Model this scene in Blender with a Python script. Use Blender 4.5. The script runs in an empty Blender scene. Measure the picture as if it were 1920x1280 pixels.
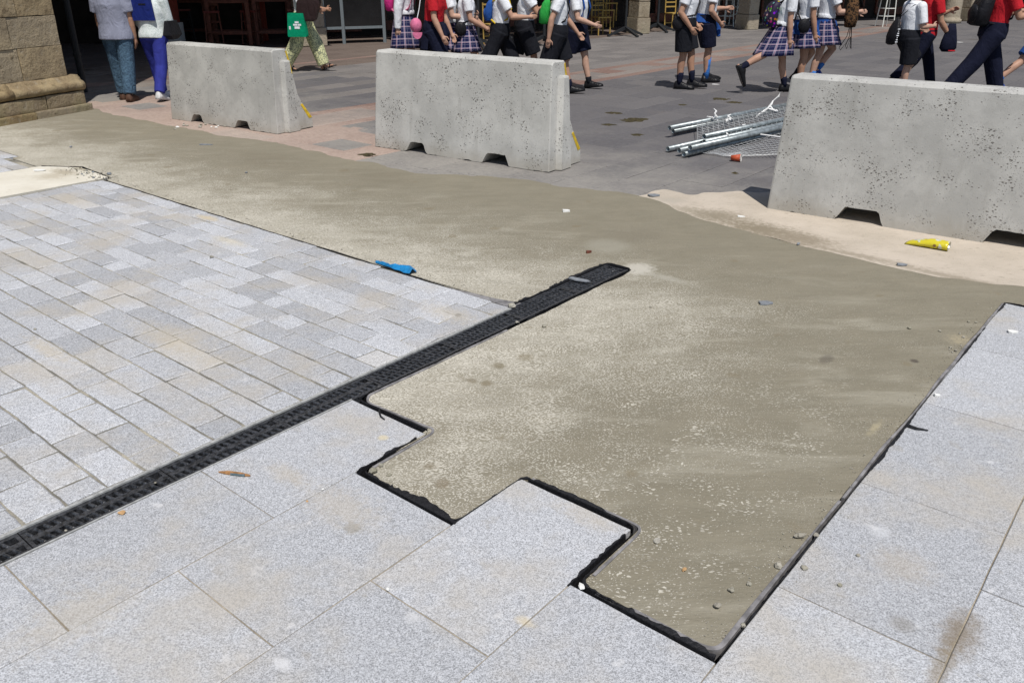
import bpy, bmesh, math, random
from mathutils import Vector, Matrix, noise as mn

# ------------------------------------------------------------------ camera, sky, sun, exposure
scn = bpy.context.scene
COL = scn.collection
CAM_H = 1.7
FPX = 1557.0                       # focal length in pixels of the 1920 px wide photograph
PITCH = math.atan(704.0 / FPX)     # downward tilt
cam_data = bpy.data.cameras.new("camera")
cam_data.sensor_width = 36.0
cam_data.lens = FPX / 1920.0 * 36.0
cam_data.clip_start = 0.05
cam_data.clip_end = 900.0
cam = bpy.data.objects.new("camera", cam_data)
COL.objects.link(cam)
cam.location = (0, 0, CAM_H)
cam.rotation_euler = (math.pi / 2 - PITCH, 0, 0)
scn.camera = cam

SHADOW = Vector((-0.13, 0.52, -1.0))          # ground shadow of a post one metre tall
SUN_EL = math.atan(1.0 / math.hypot(SHADOW.x, SHADOW.y))
world = bpy.data.worlds.new("World")
scn.world = world
world.use_nodes = True
wn = world.node_tree
bg = wn.nodes["Background"]
sky = wn.nodes.new("ShaderNodeTexSky")
sky.sky_type = 'NISHITA'
sky.sun_disc = False
sky.sun_elevation = SUN_EL
sky.sun_rotation = math.atan2(-SHADOW.x, -SHADOW.y)
sky.air_density = 1.0
sky.dust_density = 0.6
wn.links.new(sky.outputs[0], bg.inputs[0])
bg.inputs[1].default_value = 0.075
sun_data = bpy.data.lights.new("sun", 'SUN')
sun_data.energy = 4.2
sun_data.angle = math.radians(0.53)
sun_data.color = (1.0, 0.955, 0.89)
sun = bpy.data.objects.new("sun", sun_data)
COL.objects.link(sun)
sun.rotation_euler = SHADOW.to_track_quat('-Z', 'Y').to_euler()
sun.location = (4, -8, 20)
scn.view_settings.view_transform = 'Standard'
scn.view_settings.look = 'None'
scn.view_settings.exposure = 0.0
scn.view_settings.gamma = 1.0
scn.view_settings.use_curve_mapping = False
scn.render.engine = 'CYCLES'

# ------------------------------------------------------------------ coordinates
def ray(px, py):
    u = (px - 960) / FPX; v = (640 - py) / FPX
    return Vector((u, math.cos(PITCH) + v * math.sin(PITCH), -math.sin(PITCH) + v * math.cos(PITCH)))
def ground(px, py, z=0.0):
    d = ray(px, py); t = (z - CAM_H) / d.z
    return Vector((d.x * t, d.y * t, z))
def at(px, py, Y):
    d = ray(px, py); t = Y / d.y
    return Vector((d.x * t, Y, CAM_H + d.z * t))
# paving frame: A runs along the sett rows, B along the drain
ANG = math.radians(50.2)
EB = Vector((math.cos(ANG), math.sin(ANG), 0)); EA = Vector((math.sin(ANG), -math.cos(ANG), 0))
O0 = ground(660, 748)
def W(a, b, z=0.0): return O0 + EA * a + EB * b + Vector((0, 0, z))
def toAB(p):
    d = Vector((p.x, p.y, 0)) - O0
    return d.dot(EA), d.dot(EB)

def in_frame(a, b):
    p = W(a, b)
    d = p - Vector((0, 0, CAM_H))
    dep = d.y * math.cos(PITCH) - d.z * math.sin(PITCH)
    if dep < .3: return None
    x = 960 + FPX * d.x / dep; y = 640 - FPX * (d.y * math.sin(PITCH) + d.z * math.cos(PITCH)) / dep
    return x, y
RNG = random.Random(7)
def rnd(a, b): return RNG.uniform(a, b)
def n3(x, y, z=0.0): return mn.noise(Vector((x, y, z)))

# ------------------------------------------------------------------ object helpers
def mesh_obj(name, bm, mat=None, parent=None, smooth=False, mats=None):
    me = bpy.data.meshes.new(name)
    bmesh.ops.recalc_face_normals(bm, faces=bm.faces)
    bm.to_mesh(me); bm.free()
    if smooth:
        me.polygons.foreach_set("use_smooth", [True] * len(me.polygons))
    for m in (mats or ([mat] if mat else [])): me.materials.append(m)
    o = bpy.data.objects.new(name, me)
    COL.objects.link(o)
    if parent: o.parent = parent
    return o
def empty(name, loc=(0, 0, 0)):
    o = bpy.data.objects.new(name, None); o.empty_display_size = .1
    COL.objects.link(o); o.location = loc
    return o
def tag(o, label, cat, group=None, kind=None):
    o["label"] = label; o["category"] = cat
    if group: o["group"] = group
    if kind: o["kind"] = kind
    return o
def struct(o, label=None):
    o["kind"] = "structure"
    if label: o["label"] = label
    return o
def child(o, parent):
    """parent without moving, parent is an unrotated empty"""
    o.parent = parent
    o.location = o.location - parent.location
    return o
def freeze(o, mods):
    """evaluate modifiers and keep the result as the mesh"""
    dg = bpy.context.evaluated_depsgraph_get()
    me = bpy.data.meshes.new_from_object(o.evaluated_get(dg))
    old = o.data
    o.modifiers.clear(); o.data = me
    me.name = o.name
    bpy.data.meshes.remove(old)
    return o

def poly_face(bm, pts):
    return bm.faces.new([bm.verts.new(p) for p in pts])
def box(bm, c, s, M=None):
    vs = []
    for dx in (-.5, .5):
        for dy in (-.5, .5):
            for dz in (-.5, .5):
                p = Vector((dx * s[0], dy * s[1], dz * s[2]))
                if M: p = M @ p
                vs.append(bm.verts.new(Vector(c) + p))
    for f in ((0, 1, 3, 2), (4, 6, 7, 5), (0, 4, 5, 1), (2, 3, 7, 6), (0, 2, 6, 4), (1, 5, 7, 3)):
        bm.faces.new([vs[i] for i in f])
    return vs
def basis(d):
    d = d.normalized()
    a = Vector((0, 0, 1)) if abs(d.z) < .9 else Vector((1, 0, 0))
    x = d.cross(a).normalized()
    return x, d.cross(x).normalized(), d
def loft(bm, rings, closed=True, caps=True):
    vr = [[bm.verts.new(p) for p in r] for r in rings]
    n = len(vr[0])
    for i in range(len(vr) - 1):
        for j in range(n if closed else n - 1):
            k = (j + 1) % n
            bm.faces.new((vr[i][j], vr[i][k], vr[i + 1][k], vr[i + 1][j]))
    if caps and closed:
        bm.faces.new(vr[0][::-1]); bm.faces.new(vr[-1])
    return vr
def cone(bm, p, q, r0, r1, n=12):
    p = Vector(p); q = Vector(q)
    x, y, d = basis(q - p)
    def ring(c, r): return [c + (x * math.cos(2 * math.pi * i / n) + y * math.sin(2 * math.pi * i / n)) * r for i in range(n)]
    return loft(bm, [ring(p, r0), ring(q, r1)])
def capsule(bm, p, q, r0, r1, n=12):
    p = Vector(p); q = Vector(q)
    x, y, d = basis(q - p)
    rings = []
    def ring(c, r): return [c + (x * math.cos(2 * math.pi * i / n) + y * math.sin(2 * math.pi * i / n)) * r for i in range(n)]
    for a in (80, 50, 22): rings.append(ring(p - d * r0 * math.sin(math.radians(a)), r0 * math.cos(math.radians(a))))
    rings.append(ring(p, r0)); rings.append(ring(q, r1))
    for a in (22, 50, 80): rings.append(ring(q + d * r1 * math.sin(math.radians(a)), r1 * math.cos(math.radians(a))))
    return loft(bm, rings)
def ellipsoid(bm, c, r, M=None, u=14, v=9):
    m = Matrix.Diagonal((r[0], r[1], r[2], 1))
    if M: m = M.to_4x4() @ m
    bmesh.ops.create_uvsphere(bm, u_segments=u, v_segments=v, radius=1.0, matrix=Matrix.Translation(Vector(c)) @ m)
def tube_path(bm, pts, r, n=8, taper=None):
    rings = []
    for i, p in enumerate(pts):
        a = pts[max(0, i - 1)]; b = pts[min(len(pts) - 1, i + 1)]
        x, y, d = basis(Vector(b) - Vector(a))
        rr = r if taper is None else r * taper[i]
        rings.append([Vector(p) + (x * math.cos(2 * math.pi * k / n) + y * math.sin(2 * math.pi * k / n)) * rr for k in range(n)])
    loft(bm, rings)

# ------------------------------------------------------------------ material helpers
class NT:
    def __init__(self, name):
        self.m = bpy.data.materials.new(name); self.m.use_nodes = True
        self.t = self.m.node_tree; self.n = self.t.nodes; self.l = self.t.links
        self.b = self.n["Principled BSDF"]
        self.b.inputs["Specular IOR Level"].default_value = 0.3
        self._pos = None
    def link(self, a, b): self.l.new(a, b)
    def pos(self):
        if not self._pos: self._pos = self.n.new("ShaderNodeNewGeometry").outputs["Position"]
        return self._pos
    def mapping(self, scale=(1, 1, 1), rotz=0.0, loc=(0, 0, 0), src=None):
        m = self.n.new("ShaderNodeMapping")
        m.inputs["Scale"].default_value = scale; m.inputs["Rotation"].default_value = (0, 0, rotz); m.inputs["Location"].default_value = loc
        self.link(src or self.pos(), m.inputs["Vector"]); return m.outputs[0]
    def noise(self, scale, detail=3, rough=.6, vec=None, dist=0.0):
        t = self.n.new("ShaderNodeTexNoise")
        t.inputs["Scale"].default_value = scale; t.inputs["Detail"].default_value = detail
        t.inputs["Roughness"].default_value = rough; t.inputs["Distortion"].default_value = dist
        self.link(vec or self.pos(), t.inputs["Vector"]); return t.outputs["Fac"]
    def voronoi(self, scale, vec=None, rand=1.0, out="Distance", feature='F1'):
        t = self.n.new("ShaderNodeTexVoronoi"); t.feature = feature
        t.inputs["Scale"].default_value = scale; t.inputs["Randomness"].default_value = rand
        self.link(vec or self.pos(), t.inputs["Vector"]); return t.outputs[out]
    def ramp(self, src, a, b, lo=0.0, hi=1.0, smooth=True):
        r = self.n.new("ShaderNodeMapRange")
        r.interpolation_type = 'SMOOTHSTEP' if smooth else 'LINEAR'
        r.inputs["From Min"].default_value = a; r.inputs["From Max"].default_value = b
        r.inputs["To Min"].default_value = lo; r.inputs["To Max"].default_value = hi
        self.link(src, r.inputs["Value"]); return r.outputs[0]
    def math(self, op, a, b=None, clamp=False):
        m = self.n.new("ShaderNodeMath"); m.operation = op; m.use_clamp = clamp
        for i, v in enumerate((a, b)):
            if v is None: continue
            if isinstance(v, (int, float)): m.inputs[i].default_value = v
            else: self.link(v, m.inputs[i])
        return m.outputs[0]
    def mix(self, fac, a, b, mode='MIX'):
        m = self.n.new("ShaderNodeMix"); m.data_type = 'RGBA'; m.blend_type = mode
        def put(sock, v):
            if isinstance(v, (int, float)): sock.default_value = v if sock.type == 'VALUE' else (v, v, v, 1)
            elif isinstance(v, tuple): sock.default_value = (*v[:3], 1)
            else: self.link(v, sock)
        put(m.inputs[0], fac); put(m.inputs[6], a); put(m.inputs[7], b)
        return m.outputs[2]
    def bump(self, h, strength, dist=0.01, prev=None):
        b = self.n.new("ShaderNodeBump"); b.inputs["Strength"].default_value = strength; b.inputs["Distance"].default_value = dist
        self.link(h, b.inputs["Height"])
        if prev: self.link(prev, b.inputs["Normal"])
        return b.outputs[0]
    def rand(self):
        return self.n.new("ShaderNodeObjectInfo").outputs["Random"]
    def island(self):
        return self.n.new("ShaderNodeNewGeometry").outputs["Random Per Island"]
    def ab(self):
        v = self.mapping(src=self.pos(), rotz=0, loc=(-O0.x, -O0.y, 0))
        d = []
        for e in (EA, EB):
            k = self.n.new("ShaderNodeVectorMath"); k.operation = 'DOT_PRODUCT'
            self.link(v, k.inputs[0]); k.inputs[1].default_value = (e.x, e.y, 0); d.append(k.outputs["Value"])
        return d
    def stain(self, c, px, py, ra, rb, col, amt, rough=.5):
        """a mark with its own place and shape on the paving; ra, rb in metres along the sett and drain directions"""
        a0, b0 = toAB(ground(px, py)); A, B = self.ab_cached()
        x = self.math('MULTIPLY', self.math('SUBTRACT', A, a0), 1 / ra); y = self.math('MULTIPLY', self.math('SUBTRACT', B, b0), 1 / rb)
        r = self.math('SQRT', self.math('ADD', self.math('MULTIPLY', x, x), self.math('MULTIPLY', y, y)))
        r = self.math('ADD', r, self.math('MULTIPLY', self.math('SUBTRACT', self.stain_noise(), .5), 2.2 * rough))
        return self.mix(self.ramp(r, 1.35, .15 if rough > .6 else .5, 0, amt), c, col)
    def ab_cached(self):
        if not hasattr(self, '_ab'): self._ab = self.ab()
        return self._ab
    def stain_noise(self):
        if not hasattr(self, '_sn'): self._sn = self.noise(30, 4, .7)
        return self._sn
    def done(self, color, rough=.8, normal=None, metal=0.0, spec=None):
        for sock, v in (("Base Color", color), ("Roughness", rough), ("Metallic", metal)):
            if isinstance(v, (int, float)): self.b.inputs[sock].default_value = v
            elif isinstance(v, tuple): self.b.inputs[sock].default_value = (*v[:3], 1)
            else: self.link(v, self.b.inputs[sock])
        if normal: self.link(normal, self.b.inputs["Normal"])
        if spec is not None: self.b.inputs["Specular IOR Level"].default_value = spec
        return self.m

def granite(name, base, rough_cut=False):
    t = NT(name)
    r = t.rand()
    wv = t.n.new("ShaderNodeVectorMath"); wv.operation = 'ADD'
    nz = t.n.new("ShaderNodeTexNoise"); nz.inputs["Scale"].default_value = 260; nz.inputs["Detail"].default_value = 1
    t.link(t.pos(), nz.inputs["Vector"])
    sc = t.n.new("ShaderNodeVectorMath"); sc.operation = 'SCALE'; sc.inputs["Scale"].default_value = .006
    t.link(nz.outputs["Color"], sc.inputs[0]); t.link(t.pos(), wv.inputs[0]); t.link(sc.outputs[0], wv.inputs[1])
    def cells(scale):
        o = t.voronoi(scale, vec=wv.outputs[0], out="Color"); sp = t.n.new("ShaderNodeSeparateColor"); t.link(o, sp.inputs[0]); return sp.outputs[0]
    g1 = cells(400); g2 = cells(230)
    grain = t.noise(170, 4, .75)
    val = t.math('ADD', t.math('MULTIPLY', g1, .55), t.math('ADD', t.math('MULTIPLY', g2, .30), t.math('MULTIPLY', grain, .5)))
    c = t.mix(t.ramp(val, .30, .95), tuple(v * .58 for v in base), tuple(min(1, v * 1.42) for v in base))
    c = t.mix(t.ramp(g1, .93, .96, 0, .7), c, tuple(v * .25 for v in base))
    mid = t.noise(22, 4, .7, vec=t.mapping((1, 1.7, 1), rotz=.3))
    c = t.mix(t.ramp(mid, .54, .76, 0, .35), c, (.66, .66, .67))
    c = t.mix(t.ramp(mid, .46, .28, 0, .30), c, tuple(v * .62 for v in base))
    # stone to stone tone
    tone = t.ramp(r, 0, 1, .83 if rough_cut else .92, 1.17 if rough_cut else 1.07, smooth=False)
    tc = t.n.new("ShaderNodeCombineColor")
    for i in range(3): t.link(tone, tc.inputs[i])
    c = t.mix(1.0, c, tc.outputs[0], 'MULTIPLY')
    # pale rubbed spots and beige dust
    spots = t.noise(8.5 if not rough_cut else 16, 3, .55)
    c = t.mix(t.ramp(spots, .66, .72, 0, .5), c, (.66, .66, .67))
    c = t.mix(t.ramp(spots, .33, .27, 0, .30), c, (.30, .275, .235))
    dust = t.noise(1.9, 5, .62)
    dustm = t.math('MULTIPLY', t.ramp(dust, .44, .70), t.ramp(val, .2, .9, .5, 1))
    c = t.mix(t.math('MULTIPLY', dustm, .70), c, (.46, .415, .345))
    if not rough_cut:
        for st_ in ((1800, 1188, .055, .13, (.20, .155, .10), .75, .7), (1765, 1250, .03, .12, (.24, .19, .12), .6, .8), (1692, 1170, .035, .035, (.22, .205, .18), .5, .3), (662, 990, .035, .03, (.26, .235, .19), .6, .6), (1650, 997, .03, .035, (.60, .61, .63), .5, .3),
                    (718, 820, .022, .02, (.62, .54, .36), .7, .4), (985, 1165, .035, .02, (.58, .49, .32), .6, .7), (775, 1157, .028, .022, (.64, .64, .65), .55, .65), (530, 1245, .03, .02, (.68, .68, .69), .6, .5), (1690, 1060, .10, .10, (.42, .37, .30), .45, .7),
                    (540, 890, .12, .05, (.46, .41, .335), .5, .8), (640, 950, .20, .10, (.46, .41, .335), .45, .9), (1100, 965, .14, .06, (.47, .42, .34), .45, .9), (150, 1150, .12, .2, (.47, .42, .34), .45, .9)): c = t.stain(c, *st_)
    else:
        c = t.stain(c, 388, 409, .14, .05, (.62, .50, .29), .6, .95); c = t.stain(c, 430, 452, .20, .06, (.56, .49, .34), .5, .8); c = t.stain(c, 845, 588, .22, .10, (.50, .45, .365), .55, .9)
        c = t.stain(c, 330, 640, .45, .10, (.48, .43, .345), .5, .9); c = t.stain(c, 90, 655, .25, .05, (.50, .44, .34), .6, .9); c = t.stain(c, 860, 590, .02, .015, (.22, .2, .17), .6, .5)
    if rough_cut:
        warm = t.math('FRACT', t.math('MULTIPLY', r, 37.7))
        c = t.mix(t.ramp(warm, .93, 1.0, 0, .20), c, (.60, .52, .38))
        stre = t.noise(24, 4, .7, vec=t.mapping((1, 3.2, 1), rotz=-.2), dist=.6)
        c = t.mix(t.ramp(stre, .56, .74, 0, .5), c, (.66, .665, .68))
        h = t.noise(42, 5, .65)
        nrm = t.bump(grain, .25, .004, t.bump(h, .6, .009))
    else:
        nrm = t.bump(grain, .22, .002, t.bump(t.noise(26, 3, .5), .10, .004))
    return t.done(c, .74, nrm, spec=.25)

def plain(name, col, rough=.6, metal=0.0, var=.12, scale=40, bump=.0, spec=.3):
    t = NT(name)
    n = t.noise(scale, 3, .6)
    c = t.mix(t.ramp(n, .3, .7), tuple(v * (1 - var) for v in col), tuple(min(1, v * (1 + var)) for v in col))
    nrm = t.bump(n, bump, .01) if bump else None
    return t.done(c, rough, nrm, metal, spec)

M = {}
M['granite_slab'] = granite('granite_slab', (.405, .416, .440))
M['granite_sett'] = granite('granite_sett', (.420, .431, .456), True)

def m_joint(name, c1, c2):
    t = NT(name)
    n = t.noise(3.0, 4, .7); f = t.noise(120, 2, .6)
    c = t.mix(t.ramp(n, .38, .66), c1, c2)
    c = t.mix(t.ramp(f, .4, .7, 0, .4), c, tuple(v * .5 for v in c1))
    return t.done(c, .95, t.bump(f, .5, .004))
M['joint_sand'] = m_joint('joint_sand', (.27, .235, .18), (.46, .405, .32))
M['joint_sett'] = m_joint('joint_sett', (.17, .162, .14), (.42, .39, .32))
M['joint_plaza'] = m_joint('joint_plaza', (.05, .048, .046), (.11, .10, .09))
M['subsoil'] = m_joint('subsoil', (.020, .019, .018), (.035, .032, .03))

def m_mortar():
    t = NT('fresh_mortar')
    A, B = t.ab()
    n_big = t.noise(.9, 4, .6); n_mid = t.noise(4.2, 5, .65); n_f = t.noise(60, 3, .65); n_ff = t.noise(240, 2, .6)
    d = t.math('MAXIMUM', A, t.math('SUBTRACT', B, 1.25))
    d = t.math('ADD', d, t.math('MULTIPLY', t.math('SUBTRACT', n_big, .5), 1.7))
    d = t.math('ADD', d, t.math('MULTIPLY', t.math('SUBTRACT', n_mid, .5), .9))
    dry = t.ramp(d, 1.15, -.15)
    c = t.mix(dry, (.226, .206, .156), (.375, .350, .285))
    # long trowel streaks
    st = t.noise(2.2, 4, .6, vec=t.mapping((1, 4.5, 1), rotz=.25), dist=.8)
    c = t.mix(t.ramp(st, .36, .68, 0, .42), c, (.185, .166, .122))
    st2 = t.noise(1.5, 4, .6, vec=t.mapping((1, 3.2, 1), rotz=-.15), dist=.5)
    c = t.mix(t.math('MULTIPLY', t.ramp(st2, .5, .72, 0, .45), t.ramp(B, 3.6, 1.9)), c, (.42, .395, .325))
    c = t.mix(t.ramp(n_mid, .35, .7, 0, .22), c, (.30, .265, .20))
    # pale flecks of scraped cement
    w = t.n.new("ShaderNodeVectorMath"); w.operation = 'ADD'
    nz = t.n.new("ShaderNodeTexNoise"); nz.inputs["Scale"].default_value = 7; nz.inputs["Detail"].default_value = 2
    t.link(t.pos(), nz.inputs["Vector"])
    sc = t.n.new("ShaderNodeVectorMath"); sc.operation = 'SCALE'; sc.inputs["Scale"].default_value = .10
    t.link(nz.outputs["Color"], sc.inputs[0]); t.link(t.pos(), w.inputs[0]); t.link(sc.outputs[0], w.inputs[1])
    f1 = t.voronoi(150, vec=t.mapping((.62, 1.25, 1), rotz=.55, src=w.outputs[0]))
    f2 = t.voronoi(82, vec=t.mapping((.75, 1.2, 1), rotz=.2, src=w.outputs[0]))
    dens = t.math('ADD', t.ramp(t.noise(2.6, 5, .7), .2, .8, .26, .66, smooth=False), t.math('MULTIPLY', t.ramp(d, 1.9, -.1), .36))
    thr1 = t.ramp(dens, .34, .90, .10, .62, smooth=False)
    m1 = t.ramp(t.math('SUBTRACT', thr1, f1), .0, .10)
    thr2 = t.ramp(dens, .46, .92, .0, .46, smooth=False)
    m2 = t.ramp(t.math('SUBTRACT', thr2, f2), .0, .08)
    fl = t.math('MAXIMUM', m1, m2)
    f3 = t.math('ADD', t.voronoi(74, vec=t.mapping((.6, 1.3, 1), rotz=.8, src=w.outputs[0])), t.math('MULTIPLY', t.math('SUBTRACT', t.noise(120, 2, .6), .5), .5))
    thr3 = t.ramp(t.noise(4.5, 4, .65), .34, .68, .03, .46, smooth=False)
    m3 = t.math('MULTIPLY', t.ramp(t.math('SUBTRACT', thr3, f3), .0, .12), t.ramp(B, 2.4, .2))
    edge_off = t.ramp(A, 1.86, 1.66)
    fl = t.math('MAXIMUM', fl, t.math('MULTIPLY', m3, edge_off))
    near = t.ramp(B, 3.6, 1.4)
    fl = t.math('MULTIPLY', fl, t.math('ADD', t.math('MULTIPLY', near, .85), .12))
    c = t.mix(t.math('MULTIPLY', fl, .88), c, (.57, .54, .465))
    # dark specks, damp blotches and foot smears
    c = t.mix(t.ramp(n_f, .60, .76, 0, .42), c, (.135, .118, .085))
    c = t.mix(t.ramp(n_ff, .62, .75, 0, .35), c, (.10, .09, .07))
    bl = t.noise(5.5, 1, .4)
    c = t.mix(t.ramp(bl, .70, .78, 0, .5), c, (.20, .165, .105))
    for st_ in ((1550, 672, .03, .06, (.12, .105, .085), .55, .4), (1195, 503, .10, .12, (.55, .525, .46), .75, .6), (1250, 520, .18, .05, (.46, .44, .38), .5, .7), (1140, 460, .16, .16, (.34, .325, .27), .5, .4), (912, 717, .03, .03, (.20, .165, .105), .7, .6), (935, 684, .035, .03, (.19, .16, .10), .7, .6), (985, 668, .04, .04, (.22, .185, .12), .6, .6),
                (885, 712, .03, .02, (.2, .165, .11), .6, .6), (805, 872, .025, .025, (.2, .165, .11), .6, .6), (1715, 675, .02, .02, (.06, .05, .045), .7, .5), (1800, 635, .06, .08, (.42, .36, .24), .5, 1.0), (1640, 800, .02, .07, (.46, .40, .26), .5, 1.0), (830, 905, .03, .03, (.21, .17, .115), .6, .5), (1190, 440, .25, .25, (.185, .165, .125), .35, .7), (700, 330, .5, .3, (.17, .15, .11), .35, .8), (500, 300, .6, .3, (.17, .15, .11), .35, .8)): c = t.stain(c, *st_)
    h = t.math('ADD', t.math('MULTIPLY', n_f, .5), t.math('MULTIPLY', fl, .35))
    tr = t.noise(16, 3, .6, vec=t.mapping((1, 5, 1), rotz=-.5), dist=1.2)
    nrm = t.bump(h, .6, .006, t.bump(tr, .30, .008, t.bump(st, .5, .012, t.bump(n_mid, .55, .02))))
    return t.done(c, .88, nrm, spec=.2)
M['mortar'] = m_mortar()

def m_dust(name, c1, c2, c3):
    t = NT(name)
    n = t.noise(1.7, 4, .62); f = t.noise(14, 4, .7, vec=t.mapping((1, 2.4, 1), rotz=.1)); g = t.noise(150, 2, .6)
    c = t.mix(t.ramp(n, .36, .66), c1, c2)
    c = t.mix(t.ramp(f, .56, .74, 0, .6), c, c3)
    c = t.mix(t.ramp(g, .55, .75, 0, .3), c, tuple(v * .5 for v in c1))
    if name == 'pale_concrete':
        for st_ in ((120, 322, .22, .10, (.36, .315, .235), .8, 1.0), (95, 330, .16, .12, (.42, .37, .28), .6, 1.0), (150, 315, .25, .05, (.33, .29, .21), .7, 1.0)): c = t.stain(c, *st_)
    if name == 'dried_slurry':
        for st_ in ((1345, 403, .25, .20, (.25, .215, .16), .9, .9), (1425, 428, .35, .20, (.24, .205, .15), 1.0, .9), (1500, 446, .30, .16, (.26, .22, .165), .9, .9), (1290, 392, .2, .1, (.28, .245, .185), .6, .9), (1600, 475, .5, .05, (.27, .23, .175), .7, .9), (1800, 520, .6, .05, (.27, .23, .175), .7, .9), (1260, 375, .12, .12, (.40, .365, .31), .6, .9)): c = t.stain(c, *st_)
        sp = t.voronoi(46, vec=t.mapping((1, 1.6, 1))); c = t.mix(t.math('MULTIPLY', t.ramp(sp, .16, .08), t.ramp(n, .45, .6)), c, (.13, .11, .085))
    return t.done(c, .92, t.bump(f, .4, .01, t.bump(g, .3, .003)), spec=.2)
M['slurry'] = m_dust('dried_slurry', (.535, .47, .395), (.45, .395, .325), (.24, .205, .155))
M['pale_concrete'] = m_dust('pale_concrete', (.70, .67, .59), (.62, .585, .50), (.42, .375, .29))

def m_plaza(name, c1, c2, pink=False):
    t = NT(name)
    A, B = t.ab()
    r = t.math('FRACT', t.math('ADD', t.rand(), t.island()))
    n = t.noise(1.3, 4, .65); f = t.noise(28, 4, .65, vec=t.mapping((1, 2.6, 1), rotz=.9)); g = t.noise(110, 2, .6)
    c = t.mix(r, c1, c2)
    c = t.mix(t.ramp(f, .42, .72, 0, .45), c, tuple(v * 1.45 for v in c2))
    c = t.mix(t.ramp(g, .5, .75, 0, .35), c, tuple(v * .55 for v in c1))
    c = t.mix(t.ramp(n, .55, .78, 0, .35), c, (.17, .145, .125))
    # cement dust trodden out from the works
    dd = t.math('ADD', B, t.math('MULTIPLY', t.math('SUBTRACT', n, .5), 5.0))
    dm = t.math('MULTIPLY', t.ramp(dd, 6.2, 2.9), t.ramp(f, .25, .6, .45, 1))
    c = t.mix(t.math('MULTIPLY', dm, .72 if pink else .80), c, (.50, .405, .345) if pink else (.335, .315, .285))
    s = t.noise(.55, 2, .5)
    c = t.mix(t.ramp(s, .66, .74, 0, .5), c, (.06, .05, .04))
    return t.done(c, t.ramp(n, .3, .7, .55, .8), t.bump(f, .35, .008, t.bump(g, .2, .003)), spec=.35)
M['plaza_grey'] = m_plaza('plaza_grey', (.098, .095, .102), (.140, .133, .135))
M['plaza_pink'] = m_plaza('plaza_pink', (.175, .105, .088), (.235, .17, .145), True)
M['plaza_light'] = m_plaza('plaza_light', (.135, .126, .124), (.195, .180, .172))
M['plaza_pale'] = m_plaza('plaza_pale', (.165, .148, .14), (.24, .205, .185), True)
M['plaza_brown'] = m_plaza('plaza_brown', (.115, .088, .075), (.15, .118, .10))

def m_concrete(seed, base, dash):
    t = NT('barrier_concrete')
    p = t.mapping(loc=(seed * 3.1, seed * 1.7, seed))
    n = t.noise(3.0, 5, .62, vec=p); m_ = t.noise(17, 4, .65, vec=p); f = t.noise(140, 2, .6, vec=p)
    c = t.mix(t.ramp(n, .35, .67), tuple(v * .86 for v in base), tuple(v * 1.10 for v in base))
    c = t.mix(t.ramp(m_, .52, .74, 0, .40), c, tuple(v * .68 for v in base))
    c = t.mix(t.ramp(f, .5, .75, 0, .22), c, tuple(v * .5 for v in base))
    drip = t.noise(2.2, 4, .6, vec=t.mapping((6, 6, .7), loc=(seed, 0, 0)))
    c = t.mix(t.ramp(drip, .56, .76, 0, .35), c, (.30, .29, .265))
    # blow holes
    w = t.mapping((1, 1, dash), loc=(seed, seed, 0))
    v = t.voronoi(34, vec=w); v2 = t.voronoi(80, vec=w)
    dens = t.noise(5, 2, .5, vec=p)
    p1 = t.ramp(t.math('SUBTRACT', t.ramp(dens, .34, .70, .05, .33, smooth=False), v), 0, .06)
    p2 = t.ramp(t.math('SUBTRACT', t.ramp(dens, .34, .70, .03, .32, smooth=False), v2), 0, .07)
    pits = t.math('MAXIMUM', p1, p2)
    c = t.mix(t.math('MULTIPLY', pits, .80), c, (.12, .11, .10))
    # splash dirt at the foot
    z = t.n.new("ShaderNodeSeparateXYZ"); t.link(t.pos(), z.inputs[0])
    foot = t.math('MULTIPLY', t.ramp(t.math('ADD', z.outputs[2], t.math('MULTIPLY', n, .16)), .24, .06), .45)
    c = t.mix(foot, c, (.34, .30, .235))
    h = t.math('SUBTRACT', t.math('MULTIPLY', f, .25), pits)
    return t.done(c, .88, t.bump(h, .6, .006, t.bump(m_, .15, .006)), spec=.2)

def m_stone(name, cols):
    t = NT(name)
    r = t.math('FRACT', t.math('ADD', t.rand(), t.island()))
    n = t.noise(3.2, 5, .65); m_ = t.noise(12, 4, .7); f = t.noise(70, 3, .65)
    c = t.mix(t.ramp(n, .36, .64), cols[0], cols[1])
    c = t.mix(t.ramp(r, 0, 1, 0, .5), c, cols[2])
    c = t.mix(t.ramp(m_, .55, .73, 0, .65), c, tuple(v * .38 for v in cols[0]))
    c = t.mix(t.ramp(m_, .44, .30, 0, .45), c, cols[2])
    c = t.mix(t.ramp(f, .52, .74, 0, .35), c, tuple(v * .45 for v in cols[0]))
    z = t.n.new("ShaderNodeSeparateXYZ"); t.link(t.pos(), z.inputs[0])
    moss = t.math('MULTIPLY', t.ramp(z.outputs[2], .55, .0), t.ramp(n, .42, .66))
    c = t.mix(t.math('MULTIPLY', moss, .5), c, (.14, .135, .07))
    return t.done(c, .92, t.bump(f, .5, .008, t.bump(m_, .7, .03)), spec=.15)
M['sandstone'] = m_stone('sandstone', ((.19, .135, .072), (.35, .265, .150), (.37, .335, .27)))
M['pier_stone'] = m_stone('pier_stone', ((.28, .23, .165), (.36, .31, .23), (.46, .41, .34)))
M['membrane'] = plain('black_membrane', (.012, .012, .014), .55, var=.4, scale=90, bump=.4, spec=.4)
M['grey_strip'] = plain('grey_plastic_strip', (.215, .208, .212), .65, var=.35, scale=18, bump=.2)
M['grate'] = plain('dark_composite_grate', (.036, .038, .043), .30, var=.7, scale=70, bump=.4, spec=.65)
M['channel'] = plain('drain_channel_wall', (.013, .012, .011), .9, var=.4, scale=30)
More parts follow.
